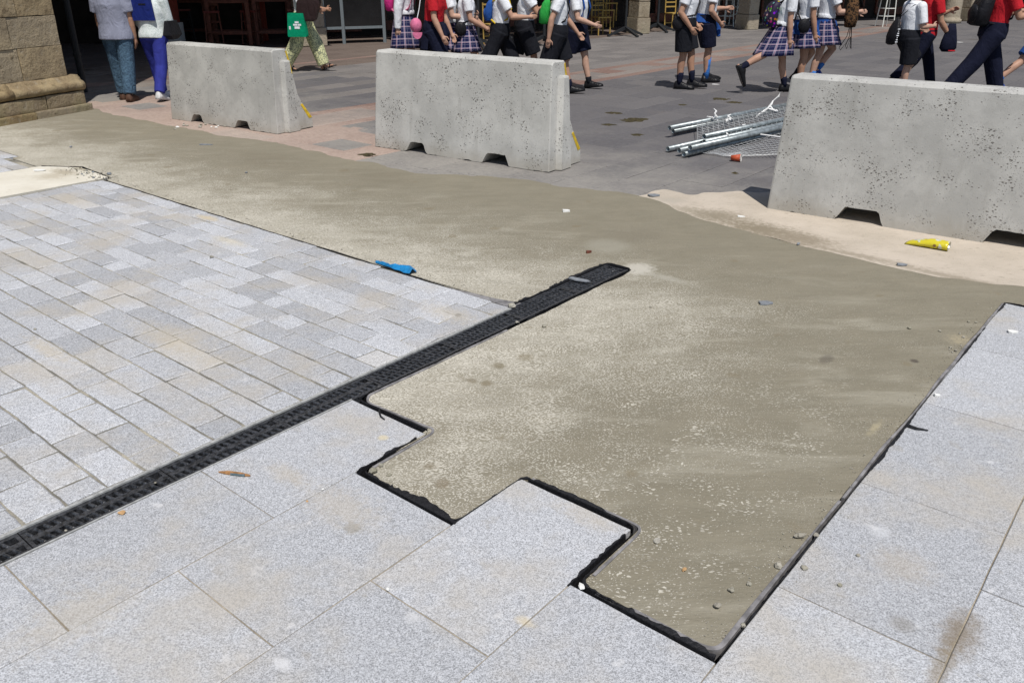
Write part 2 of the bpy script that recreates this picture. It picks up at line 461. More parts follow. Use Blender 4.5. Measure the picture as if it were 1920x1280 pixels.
M['rail'] = plain('galvanised_edge_rail', (.36, .365, .36), .6, metal=.0, var=.25, scale=45)
M['galv'] = plain('galvanised_pipe', (.30, .335, .345), .42, metal=.55, var=.3, scale=18)
M['wire'] = plain('galvanised_wire', (.42, .43, .435), .5, metal=.3, var=.2)
M['pipe_dark'] = plain('bore_shade_black', (.01, .01, .01), .9)
M['yellow_paint'] = plain('worn_yellow_paint', (.62, .43, .03), .6, var=.25, scale=30)
M['dark_wood'] = plain('dark_brown_wood', (.15, .052, .034), .5, var=.3, scale=12)
M['maroon'] = plain('maroon_seat', (.16, .025, .018), .5, var=.2)
M['grey_metal'] = plain('grey_painted_metal', (.16, .185, .20), .45, var=.1)
M['black_metal'] = plain('black_metal', (.022, .024, .027), .45, var=.2)
M['white_metal'] = plain('white_metal', (.72, .73, .68), .45, var=.06)
M['gold_wood'] = plain('yellow_cane', (.40, .27, .075), .5, var=.25)
M['plaster'] = plain('facade_plaster', (.42, .36, .28), .9, var=.15, scale=3, bump=.1)
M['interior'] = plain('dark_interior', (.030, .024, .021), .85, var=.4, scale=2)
M['shop_glass'] = plain('dark_shop_glass', (.012, .012, .013), .12, var=.3, scale=1.5, spec=.5)
M['red_paint'] = plain('red_wall_paint', (.30, .06, .04), .8, var=.15, scale=5)
M['white_paint'] = plain('white_wall_paint', (.62, .62, .60), .8, var=.1, scale=5)
M['canvas'] = plain('charcoal_canvas', (.03, .03, .033), .85, var=.2)

# ------------------------------------------------------------------ ground sheet
bm = bmesh.new()
poly_face(bm, [(-300, -60, -.075), (300, -60, -.075), (300, 500, -.075), (-300, 500, -.075)])
struct(mesh_obj('ground', bm, M['subsoil']))

# ------------------------------------------------------------------ paving pieces
def piece(name, a0, a1, b0, b1, mat, parent, top=0.0, bevel=.004, jit=.003, depth=.06, tilt=.002, step=.12, mats_idx=None, bm_in=None, rim=.0025):
    """one stone: uneven outline, bevelled rim, slightly tilted top"""
    out = []
    def edge(p, q):
        L = math.hypot(q[0] - p[0], q[1] - p[1]); k = max(1, int(round(L / step)))
        for i in range(k):
            t = i / k; out.append((p[0] + (q[0] - p[0]) * t, p[1] + (q[1] - p[1]) * t))
    edge((a0, b0), (a1, b0)); edge((a1, b0), (a1, b1)); edge((a1, b1), (a0, b1)); edge((a0, b1), (a0, b0))
    ca, cb = (a0 + a1) / 2, (b0 + b1) / 2
    tx, ty = rnd(-tilt, tilt), rnd(-tilt, tilt)
    dz = rnd(-tilt, tilt) * .6
    hw = max(.05, (a1 - a0) / 2); hb = max(.05, (b1 - b0) / 2)
    bm = bm_in or bmesh.new()
    rb, rm, rt = [], [], []
    for a, b in out:
        ja, jb = rnd(-jit, jit), rnd(-jit, jit)
        a2 = a + ja; b2 = b + jb
        z = top + dz + tx * (a - ca) / hw + ty * (b - cb) / hb
        ia = a2 + (ca - a2) / max(abs(ca - a2), 1e-6) * bevel if abs(ca - a2) > bevel else a2
        ib = b2 + (cb - b2) / max(abs(cb - b2), 1e-6) * bevel if abs(cb - b2) > bevel else b2
        rb.append(W(a2, b2, top - depth)); rm.append(W(a2, b2, z - bevel * .8)); rt.append(W(ia, ib, z))
    vr = loft(bm, [rb, rm, rt], caps=False)
    f = bm.faces.new(vr[-1])
    if bm_in: return
    c = W(ca, cb, top)
    for v in bm.verts: v.co -= c
    o = mesh_obj(name, bm, mat, parent)
    o.location = c
    return o

# --- granite slabs in front
slab_bed = bmesh.new()
bed_pts = [(.006, -3.2), (3.9, -3.2), (3.9, 3.04), (1.907, 3.04), (1.907, -.352), (1.411, -.352), (1.411, -.008), (.943, -.008), (.943, -.370), (.444, -.370), (.444, -.005), (0.006, -.005)]
f = poly_face(slab_bed, [W(a, b, -.0045) for a, b in bed_pts])
r = bmesh.ops.extrude_face_region(slab_bed, geom=[f])
for v in r['geom']:
    if isinstance(v, bmesh.types.BMVert): v.co.z -= .06
bmesh.ops.triangulate(slab_bed, faces=slab_bed.faces[:])
slab_paving = struct(mesh_obj('slab_paving', slab_bed, M['joint_sand']))
g = .0022
cols = [((.004, .448), [0, -.722, -1.405, -2.10, -2.8]),
        ((.448, .938), [-.365, -1.073, -1.78, -2.5, -3.1]),
        ((.938, 1.415), [-.003, -.722, -1.43, -2.14, -2.9]),
        ((1.415, 1.90), [-.348, -1.07, -1.78, -2.5, -3.1]),
        ((1.90, 2.374), [3.045, 2.30, 1.552, .765, .045, -.70, -1.42, -2.1, -2.9]),
        ((2.374, 2.85), [3.045, 2.66, 1.92, 1.18, .42, -.30, -1.02, -1.76, -2.5]),
        ((2.85, 3.33), [3.045, 2.30, 1.55, .80, .06, -.68, -1.42, -2.1]),
        ((3.33, 3.85), [3.045, 2.66, 1.92, 1.18, .42, -.30, -1.02])]
for (a0, a1), bs in cols:
    for b1, b0 in zip(bs, bs[1:]):
        piece('slab', a0 + g, a1 - g, b0 + g, b1 - g, M['granite_slab'], slab_paving, bevel=.0025, jit=.0009, tilt=.0012, step=.08)

# --- granite setts beside the drain
sett_bed = bmesh.new()
f = poly_face(sett_bed, [W(a, b, -.0055) for a, b in ((-.150, -3.0), (-.150, 1.248), (-4.83, 1.258), (-4.80, .9), (-4.6, -3.0))])
r = bmesh.ops.extrude_face_region(sett_bed, geom=[f])
for v in r['geom']:
    if isinstance(v, bmesh.types.BMVert): v.co.z -= .06
sett_paving = struct(mesh_obj('sett_paving', sett_bed, M['joint_sett']))
rows = [1.249 - (1.249 - .004) / 9 * k for k in range(10)]
while rows[-1] > -2.3: rows.append(rows[-1] - .1425)
nset = 0
for k in range(len(rows) - 1):
    b1, b0 = rows[k], rows[k + 1]
    mid = (b0 + b1) / 2
    amin = max(-4.79 - (1.25 - mid) * -.03, -.15 - (mid + 1.36) * 2.62 - .9)
    if amin > -.4: continue
    short = (k - 9) % 2 == 1
    a = -.160
    first = True
    while a > amin:
        L = (.136 if short else .272) + rnd(-.012, .012) if first else rnd(.19, .36) + (rnd(.05, .14) if RNG.random() < .18 else 0)
        if not first and RNG.random() < .12: L = rnd(.13, .17)
        first = False
        a0 = max(a - L, amin)
        if a0 - amin < .10: a0 = amin
        gj = .0040 if mid < .2 else .0021
        fr_ = in_frame((a0 + a) / 2, mid)
        if fr_ and fr_[0] > -330 and fr_[1] < 1500: piece('sett', a0 + gj, a - gj, b0 + gj, b1 - gj, M['granite_sett'], sett_paving, bevel=.006, jit=.0026, tilt=.0028, step=.055)
        nset += 1
        a = a0
        if a <= amin + .001: break
# setts beyond the pale concrete strip
far_bed = bmesh.new()
poly_face(far_bed, [W(a, b, -.0055) for a, b in ((-5.79, -1.0), (-5.79, 1.10), (-6.40, 1.10), (-6.40, 1.19), (-9.2, 1.19), (-9.2, -1))])
far_paving = struct(mesh_obj('sett_paving_beyond_strip', far_bed, M['joint_sett']))
b1 = 1.19
k = 0
while b1 > .1:
    b0 = b1 - .142
    a = -5.795 if k else -6.40
    amin = -8.2
    while a > amin:
        L = rnd(.2, .42)
        piece('sett', a - L + .004, a - .004, b0 + .003, b1 - .003, M['granite_sett'], far_paving, bevel=.005, jit=.003, tilt=.002, step=.1)
        a -= L
    b1 = b0 if k else b0 - .0
    k += 1
# pale concrete strip between the two sett fields
def blob_sheet(name, pts, z, thick, mat, amp=.02, freq=6.0, step=.03, smooth_iter=1):
    s = []
    for i, p in enumerate(pts):
        q = pts[(i + 1) % len(pts)]
        L = math.hypot(q[0] - p[0], q[1] - p[1]); k = max(1, int(L / step))
        am = p[2] if len(p) > 2 else amp
        for j in range(k):
            t = j / k; a = p[0] + (q[0] - p[0]) * t; b = p[1] + (q[1] - p[1]) * t
            nx, ny = -(q[1] - p[1]) / L, (q[0] - p[0]) / L
            o = am * (n3(a * freq, b * freq, 3.3) * 1.2 + .5 * n3(a * freq * 4, b * freq * 4, 9.1))
            s.append((a + nx * o, b + ny * o))
    for _ in range(smooth_iter):
        m = len(s)
        s = [((s[i - 1][0] + 2 * s[i][0] + s[(i + 1) % m][0]) / 4, (s[i - 1][1] + 2 * s[i][1] + s[(i + 1) % m][1]) / 4) for i in range(m)]
    bm = bmesh.new()
    vt = [bm.verts.new(W(a, b, z)) for a, b in s]
    es = [bm.edges.new((vt[i], vt[(i + 1) % len(vt)])) for i in range(len(vt))]
    bmesh.ops.triangle_fill(bm, use_beauty=True, edges=es)
    vb = [bm.verts.new(W(a, b, z - thick)) for a, b in s]
    m = len(s)
    for i in range(m): bm.faces.new((vt[i], vt[(i + 1) % m], vb[(i + 1) % m], vb[i]))
    return mesh_obj(name, bm, mat), s
o, _ = blob_sheet('concrete_strip', [(-5.78, -2.5, .003), (-4.84, -2.5, .003), (-4.85, 1.33, .03), (-5.45, 1.36, .05), (-5.78, 1.14, .003)], -.003, .05, M['pale_concrete'])
struct(o)

# ------------------------------------------------------------------ fresh mortar
T = .016      # usual gap to the stones
mort = [(.030, 1.28, .012), (.026, .06, .004), (.07, .022, .003), (.425, .055, .004), (.475, -.335, .006), (.93, -.338, .010), (.952, .012, .004),
        (1.43, .036, .005), (1.438, -.325, .009), (1.875, -.318, .008), (1.885, 1.3, .006), (1.893, 3.075, .005), (2.9, 3.085, .02),
        (3.6, 3.5, .03), (2.5, 3.44, .02), (1.933, 3.42, .02), (1.51, 3.26, .02), (1.12, 3.30, .02), (.547, 3.34, .02), (-.27, 3.51, .03), (-.62, 3.70, .03), (-.95, 3.80, .05),
        (-1.54, 3.63, .05), (-1.95, 3.60, .05), (-2.25, 3.52, .08), (-2.80, 3.24, .06), (-3.92, 3.17, .04), (-4.75, 3.23, .05), (-5.1, 3.22, .03), (-5.8, 3.10, .04), (-6.85, 3.06, .04),
        (-8.3, 3.02, .04), (-8.8, 3.10, .05), (-8.85, 1.6, .05), (-10.5, 1.3, .05), (-10.5, 1.21, .004), (-6.39, 1.20, .006), (-6.37, 1.115, .006), (-5.80, 1.115, .006),
        (-5.74, 1.19, .012), (-5.42, 1.385, .012), (-4.80, 1.345, .010), (-4.78, 1.268, .008), (-2.4, 1.266, .007), (-.62, 1.275, .005), (-.22, 1.300, .004), (-.172, 1.36, .012), (-.170, 2.10, .008), (-.168, 2.222, .006), (.026, 2.214, .006), (.028, 2.10, .012)]
mortar, mort_line = blob_sheet('fresh_mortar', mort, -.004, .05, M['mortar'], freq=5.0, step=.02, smooth_iter=2)
struct(mortar)
# dried slurry in front of the right barrier
o, _ = blob_sheet('dried_slurry', [(-.98, 3.62, .03), (1.9, 3.1, .02), (3.8, 3.2, .02), (4.2, 5.6, .05), (2.4, 5.0, .05), (.9, 4.9, .05), (.1, 4.72, .06), (-.35, 4.45, .08), (-.62, 4.08, .06), (-.86, 4.12, .05)], -.0062, .008, M['slurry'], freq=4.0)
struct(o)

# ------------------------------------------------------------------ old plaza paving
PLZ = -.0125
bm = bmesh.new()
poly_face(bm, [W(a, b, PLZ - .005) for a, b in ((-60, 2.6), (2.0, 2.6), (60, 2.6), (60, 120), (-60, 120))])
for v in bm.verts: pass
plaza = struct(mesh_obj('plaza_paving', bm, M['joint_plaza']))
def plaza_kind(a, b):
    if -5.56 < a < -5.34 or -6.42 < a < -6.20: return 'plaza_pink'
    if -11.4 < a < -11.2: return 'plaza_pink'
    if -6.20 <= a <= -5.56: return 'plaza_pale' if int(b * 1.7) % 3 else 'plaza_pink'
    if a < -10.3: return 'plaza_brown'
    if a < -6.42 and b > 5.2: return 'plaza_light' if b > 7.5 or int(a * 7) % 2 else 'plaza_grey'
    if a < -3.75 and b < 4.42 and a > -9.6:
        if 3.45 < b < 3.85 and int(a * 1.6) % 2: return 'plaza_grey'
        return 'plaza_pink'
    return 'plaza_grey'
stones = []
def add_row(a0, a1, L0, L1, bstart, bend):
    b = bstart + rnd(-.3, 0)
    while b < bend:
        L = rnd(L0, L1); stones.append((a0, a1, b, min(b + L, bend))); b += L
# edge field in pink beside the works: rows run along A
for b0, b1 in ((2.95, 3.45), (3.45, 3.85), (3.85, 4.42)):
    a = -12.0
    while a < -3.72:
        L = rnd(.3, .62) if b0 != 3.45 else rnd(.42, .62)
        stones.append((a, min(a + L, -3.72), b0, b1)); a += L
bounds = [-30.0]
edges = [-11.4, -11.2, -6.42, -6.20, -5.56, -5.34]
a = -30.0
while a < 14:
    nx = a + .40
    for e in edges:
        if a < e - .02 and nx > e - .16: nx = e; break
    a = nx; bounds.append(a)
for a0, a1 in zip(bounds, bounds[1:]):
    bs = 4.42 if a1 <= -3.7 else 3.0
    add_row(a0, a1, .45, .8, bs + (.0 if bs > 4 else 0), 40)
vis = []
for (a0, a1, b0, b1) in stones:
    c = in_frame((a0 + a1) / 2, (b0 + b1) / 2)
    if not c or c[0] < -260 or c[0] > 2180 or c[1] < -30: continue
    w = W((a0 + a1) / 2, (b0 + b1) / 2)
    # under the works: skip what the mortar surely covers
    ca, cb = (a0 + a1) / 2, (b0 + b1) / 2
    if cb < 2.8: continue
    on = 0 <= c[0] <= 1920 and 0 <= c[1] <= 640
    vis.append((0 if on else 1, w.y, a0, a1, b0, b1))
vis.sort()
rest = bmesh.new()
kinds = ['plaza_grey', 'plaza_pink', 'plaza_brown', 'plaza_light', 'plaza_pale']
for i, (on, y, a0, a1, b0, b1) in enumerate(vis):
    kd = plaza_kind((a0 + a1) / 2, (b0 + b1) / 2)
    if i < 290:
        piece('paving_stone', a0 + .003, a1 - .003, b0 + .003, b1 - .003, M[kd], plaza, top=PLZ, bevel=.005, jit=.002, tilt=.0016, step=.3, depth=.03)
    else:
        n0 = len(rest.faces)
        piece('', a0 + .003, a1 - .003, b0 + .003, b1 - .003, None, None, top=PLZ, bevel=.005, jit=.002, tilt=.0022, step=9, depth=.02, bm_in=rest)
        rest.faces.ensure_lookup_table()
        for q in range(n0, len(rest.faces)): rest.faces[q].material_index = kinds.index(kd)
o = mesh_obj('far_paving_stones', rest, parent=plaza, mats=[M[k] for k in kinds]); o["kind"] = "stuff"

# ------------------------------------------------------------------ linear drain
drain = empty('drain_channel', W(-.072, .4, 0))
tag(drain, 'long dark slotted drain channel cutting diagonally between the setts and the slabs', 'drain')
D0, D1 = -2.6, 2.19
AL, AR = -.146, -.002
def ab_box(bm, a0, a1, b0, b1, z0, z1):
    c = [W(a, b, z) for z in (z0, z1) for a, b in ((a0, b0), (a1, b0), (a1, b1), (a0, b1))]
    vs = [bm.verts.new(p) for p in c]
    for f in ((3, 2, 1, 0), (4, 5, 6, 7), (0, 1, 5, 4), (1, 2, 6, 5), (2, 3, 7, 6), (3, 0, 4, 7)): bm.faces.new([vs[i] for i in f])
bm = bmesh.new()
ab_box(bm, AL, AR, D0, D1, -.074, -.058)
ab_box(bm, AL, AL + .006, D0, D1, -.058, -.008); ab_box(bm, AR - .006, AR, D0, D1, -.058, -.008)
child(mesh_obj('channel', bm, M['channel']), drain)
for a0, a1, e in ((AL - .010, AL + .003, 1.25), (AR - .003, AR + .004, .0)):
    bm = bmesh.new()
    ab_box(bm, a0, a1, D0, e, -.03, -.0005)
    child(mesh_obj('edge_rail', bm, M['rail']), drain)
    bm = bmesh.new()
    ab_box(bm, a0, a1, e + .004, D1, -.03, -.0045)
    child(mesh_obj('edge_rail', bm, M['grate']), drain)
# one cross bar, shared by every grate
def make_bar(half, thick, name):
    bb = bmesh.new()
    hb = [(-half, -thick), (half, -thick), (half, thick), (-half, thick)]
    skew = .22 * half
    def lay(ka, kb, z): return [EA * (a * ka) + EB * (b * kb + skew * (a / half)) + Vector((0, 0, z)) for a, b in hb]
    loft(bb, [lay(1, 1.0, -.024), lay(1, 1.0, -.003), lay(.96, .82, .0), lay(.8, .4, .0032)])
    me = bpy.data.meshes.new(name); bmesh.ops.recalc_face_normals(bb, faces=bb.faces); bb.to_mesh(me); bb.free()
    me.materials.append(M['grate']); return me
bar_two = make_bar(.0186, .0068, 'bar'); bar_three = make_bar(.0180, .0050, 'bar')
GL = .50
b = D1 - GL
while b > D0 - .01:
    if b + GL < -2.1: break
    two = b < -.05
    bm = bmesh.new()
    zt = -.0065
    fl_ = .0186 if two else .011
    ab_box(bm, AL + .0035, AL + .0035 + fl_, b + .002, b + GL - .002, -.030, zt)
    ab_box(bm, AR - .0035 - fl_, AR - .0035, b + .002, b + GL - .002, -.030, zt)
    lanes = (-.1055, -.0425) if two else (-.1130, -.0740, -.0350)
    for a_, hw_ in (((-.074, .0130),) if two else ((-.0935, .0035), (-.0545, .0035))): ab_box(bm, a_ - hw_, a_ + hw_, b + .002, b + GL - .002, -.030, zt - .001)
    for e in (b + .002, b + GL - .014): ab_box(bm, AL + .0035 + fl_, AR - .0035 - fl_, e, e + .012, -.0295, zt - .0015)
    gr = child(mesh_obj('grate', bm, M['grate']), drain)
    gr.location.z += rnd(-.002, .0)
    nb = 15
    for lane, a_ in enumerate(lanes):
        for i in range(nb):
            bb_ = b + .022 + (i + (.5 if lane == 1 else 0)) * (GL - .044) / nb
            o = bpy.data.objects.new('bar', bar_two if two else bar_three); COL.objects.link(o); o.parent = gr
            o.location = W(a_, bb_, -.0088)
    b -= GL
# silt and grit lying in the channel
bm = bmesh.new()
N = 90
vs = []
for i in range(N + 1):
    bq = D0 + (D1 - D0) * i / N
    vs.append([bm.verts.new(W(AL + .007 + (AR - AL - .014) * j / 4, bq, -.054 + .010 * n3(bq * 4, j * .7, 1.2))) for j in range(5)])
for i in range(N):
    for j in range(4): bm.faces.new((vs[i][j], vs[i][j + 1], vs[i + 1][j + 1], vs[i + 1][j]))
t = NT('drain_silt'); n = t.noise(4, 3, .6); t.done(t.mix(t.ramp(n, .45, .7), (.008, .007, .007), (.06, .034, .02)), .95, t.bump(t.noise(60), .5, .01))
child(mesh_obj('silt', bm, t.m, smooth=True), drain)

# ------------------------------------------------------------------ edging strips and torn membrane along the mortar
def sample(pts, step=.012):
    s = []
    for p, q in zip(pts, pts[1:]):
        L = math.hypot(q[0] - p[0], q[1] - p[1]); k = max(1, int(L / step))
        for j in range(k): s.append((p[0] + (q[0] - p[0]) * j / k, p[1] + (q[1] - p[1]) * j / k))
    s.append(pts[-1])
    for _ in range(3):
        s = [s[0]] + [((s[i - 1][0] + 2 * s[i][0] + s[i + 1][0]) / 4, (s[i - 1][1] + 2 * s[i][1] + s[i + 1][1]) / 4) for i in range(1, len(s) - 1)] + [s[-1]]
    return s
def normals(s):
    out = []
    for i in range(len(s)):
        a = s[max(0, i - 1)]; b = s[min(len(s) - 1, i + 1)]
        dx, dy = b[0] - a[0], b[1] - a[1]; L = math.hypot(dx, dy) or 1
        out.append((-dy / L, dx / L))
    return out
def strip(name, pts, mat, width, z0, ztop, seed, wob=.004, fade=.5):
    s = sample(pts); nn = normals(s)
    bm = bmesh.new(); rings = []
    for i, ((a, b), (nx, ny)) in enumerate(zip(s, nn)):
        u = i * .012
        k = n3(u * 2.3, seed, .4) + .35 * n3(u * 9, seed, 4.4)
        h = ztop * (1 + .9 * k) + .002 * n3(u * 30, seed, 7)
        w = width * max(.25, 1 + fade * 1.6 * n3(u * 1.7, seed, 2.2))
        off = wob * n3(u * 3.1, seed, 6.6)
        rings.append([W(a + nx * (off - w / 2), b + ny * (off - w / 2), z0), W(a + nx * (off - w / 2), b + ny * (off - w / 2), h * .7),
                      W(a + nx * (off - w * .2), b + ny * (off - w * .2), h), W(a + nx * (off + w * .3), b + ny * (off + w * .3), h),
                      W(a + nx * (off + w / 2), b + ny * (off + w / 2), h * .5), W(a + nx * (off + w / 2), b + ny * (off + w / 2), z0)])
    loft(bm, rings)
    return mesh_obj(name, bm, mat, smooth=False)
def ragged(name, pts, seed, lean, zlo, zhi, rag):
    """thin torn sheet standing in the joint, its upper edge folding over the stones"""
    s = sample(pts, .009); nn = normals(s)
    bm = bmesh.new(); rings = []
    for i, ((a, b), (nx, ny)) in enumerate(zip(s, nn)):
        u = i * .009
        k = max(0.0, .25 + n3(u * 3.0, seed, .7) * 1.1) + max(0, n3(u * 11, seed, 5.5)) * .5
        k += .30 * n3(u * 45, seed, 8.8) + .25 * n3(u * 22, seed, 1.8)
        k *= .35 + 1.5 * max(0.0, .45 + n3(u * 1.6, seed, 12.2))
        k = max(0.0, k)
        top = zlo + (zhi - zlo) * min(1.0, k * 1.4)
        fold = lean * k * rag
        th = .0012
        r = []
        pts_ = [(0, -.05), (lean * .003, -.012), (lean * .004, min(top, .004)), (lean * .004 + fold, max(.0025, top * .8))]
        for q, z in pts_: r.append(W(a + nx * q, b + ny * q, z))
        for q, z in reversed(pts_): r.append(W(a + nx * (q + th), b + ny * (q + th), z + th))
        rings.append(r)
    loft(bm, rings)
    return mesh_obj(name, bm, M['membrane'])
stair = [(.012, 1.18), (.012, .05), (.035, .008), (.435, .020), (.458, -.02), (.462, -.335), (.48, -.352), (.925, -.352), (.945, -.33), (.948, -.02), (.962, .006), (1.40, .014), (1.424, -.01), (1.428, -.31), (1.445, -.336), (1.86, -.334)]
tag(ragged('torn_membrane', stair, 1.0, 1, -.006, .009, .011), 'torn black membrane along the stepped edge between slabs and mortar', 'membrane')
tag(strip('edging_strip', [(.030, 1.0), (.028, .07), (.07, .026), (.405, .040), (.445, .05), (.468, .02), (.474, -.30)], M['grey_strip'], .011, -.04, .001, 4.0), 'grey plastic edging strip from the drain round the first mortar corner', 'edging')
tag(strip('edging_strip', [(.975, .020), (1.40, .030), (1.436, .025), (1.442, -.01), (1.446, -.27)], M['grey_strip'], .011, -.04, .001, 5.0), 'grey plastic edging strip around the slab corner jutting into the mortar', 'edging')
tag(strip('edging_strip', [(1.62, -.322), (1.855, -.318), (1.882, -.30), (1.886, .6)], M['grey_strip'], .012, -.04, .0015, 6.0), 'grey plastic edging strip at the nearest corner of the mortar', 'edging')
tag(strip('edging_strip', [(1.888, .62), (1.893, 1.5), (1.896, 2.4), (1.902, 3.03)], M['grey_strip'], .010, -.04, .003, 7.0, .008), 'grey edging strip along the far right edge of the mortar', 'edging')
tag(ragged('torn_membrane', [(1.893, -.32), (1.897, .8), (1.902, 1.9), (1.905, 3.055), (1.95, 3.068), (2.8, 3.072)], 2.0, -1, -.006, .007, .010), 'ragged black membrane along the right edge of the mortar', 'membrane')
tag(ragged('torn_membrane', [(-.66, 1.256), (-2.4, 1.257), (-4.78, 1.258)], 3.0, 1, -.008, .004, .006), 'thin black membrane line between the sett field and the mortar', 'membrane')
tag(ragged('torn_membrane', [(-4.84, 1.33), (-5.42, 1.375), (-5.77, 1.15)], 3.6, 1, -.004, .01, .012), 'scraps of black membrane at the end of the pale concrete strip', 'membrane')
tag(ragged('torn_membrane', [(-.158, 1.30), (-.158, 2.195), (-.148, 2.208), (.004, 2.203), (.014, 2.19), (.014, 1.25)], 8.6, 1, -.004, .008, .016), 'crumpled black membrane around the far end of the drain', 'membrane')
tag(ragged('torn_membrane', [(.452, -.05), (.453, -.2), (.455, -.36)], 11.3, -1, .000, .012, .020), 'black membrane flap folded over the slab at the first step', 'membrane')
tag(ragged('torn_membrane', [(1.419, -.04), (1.420, -.2), (1.421, -.36)], 12.7, -1, .000, .012, .030), 'black membrane flap folded over the slab at the second step', 'membrane')
tag(ragged('torn_membrane', [(.62, -.362), (.945, -.362)], 14.1, 1, .000, .010, .026), 'black membrane flap over the mortar in the first recess', 'membrane')
tag(ragged('torn_membrane', [(1.50, -.345), (1.89, -.345)], 15.9, 1, .000, .012, .030), 'black membrane flap over the mortar at the nearest corner', 'membrane')
# flat grey wedge where the setts, mortar and drain meet
bm = bmesh.new()
poly_face(bm, [W(a, b, -.0030) for a, b in ((-.64, 1.252), (-.16, 1.252), (-.152, 1.34), (-.21, 1.325), (-.30, 1.302), (-.45, 1.283))])
r = bmesh.ops.extrude_face_region(bm, geom=bm.faces[:])
for v in r['geom']:
    if isinstance(v, bmesh.types.BMVert): v.co.z -= .02
tag(mesh_obj('edging_wedge', bm, M['grey_strip']), 'flat dark grey plastic wedge between sett corner and drain', 'edging')
# loose tail of membrane lying on the slab
bm = bmesh.new()
tube_path(bm, [W(.165, .008, .004), W(.19, -.012, .006), W(.215, -.028, .005), W(.245, -.034, .004)], .004, 6, [1, 1, .9, .6])
tag(mesh_obj('membrane_tail', bm, M['membrane']), 'short black tail of membrane curling onto the slab by the drain', 'membrane')
bm = bmesh.new()
tube_path(bm, [W(1.905, .985 + .3, .006), W(1.945, 1.28, .008), W(1.985, 1.30, .005)], .006, 6, [1.3, .9, .4])
tag(mesh_obj('membrane_tail', bm, M['membrane']), 'black membrane tail poking over the right hand slabs', 'membrane')

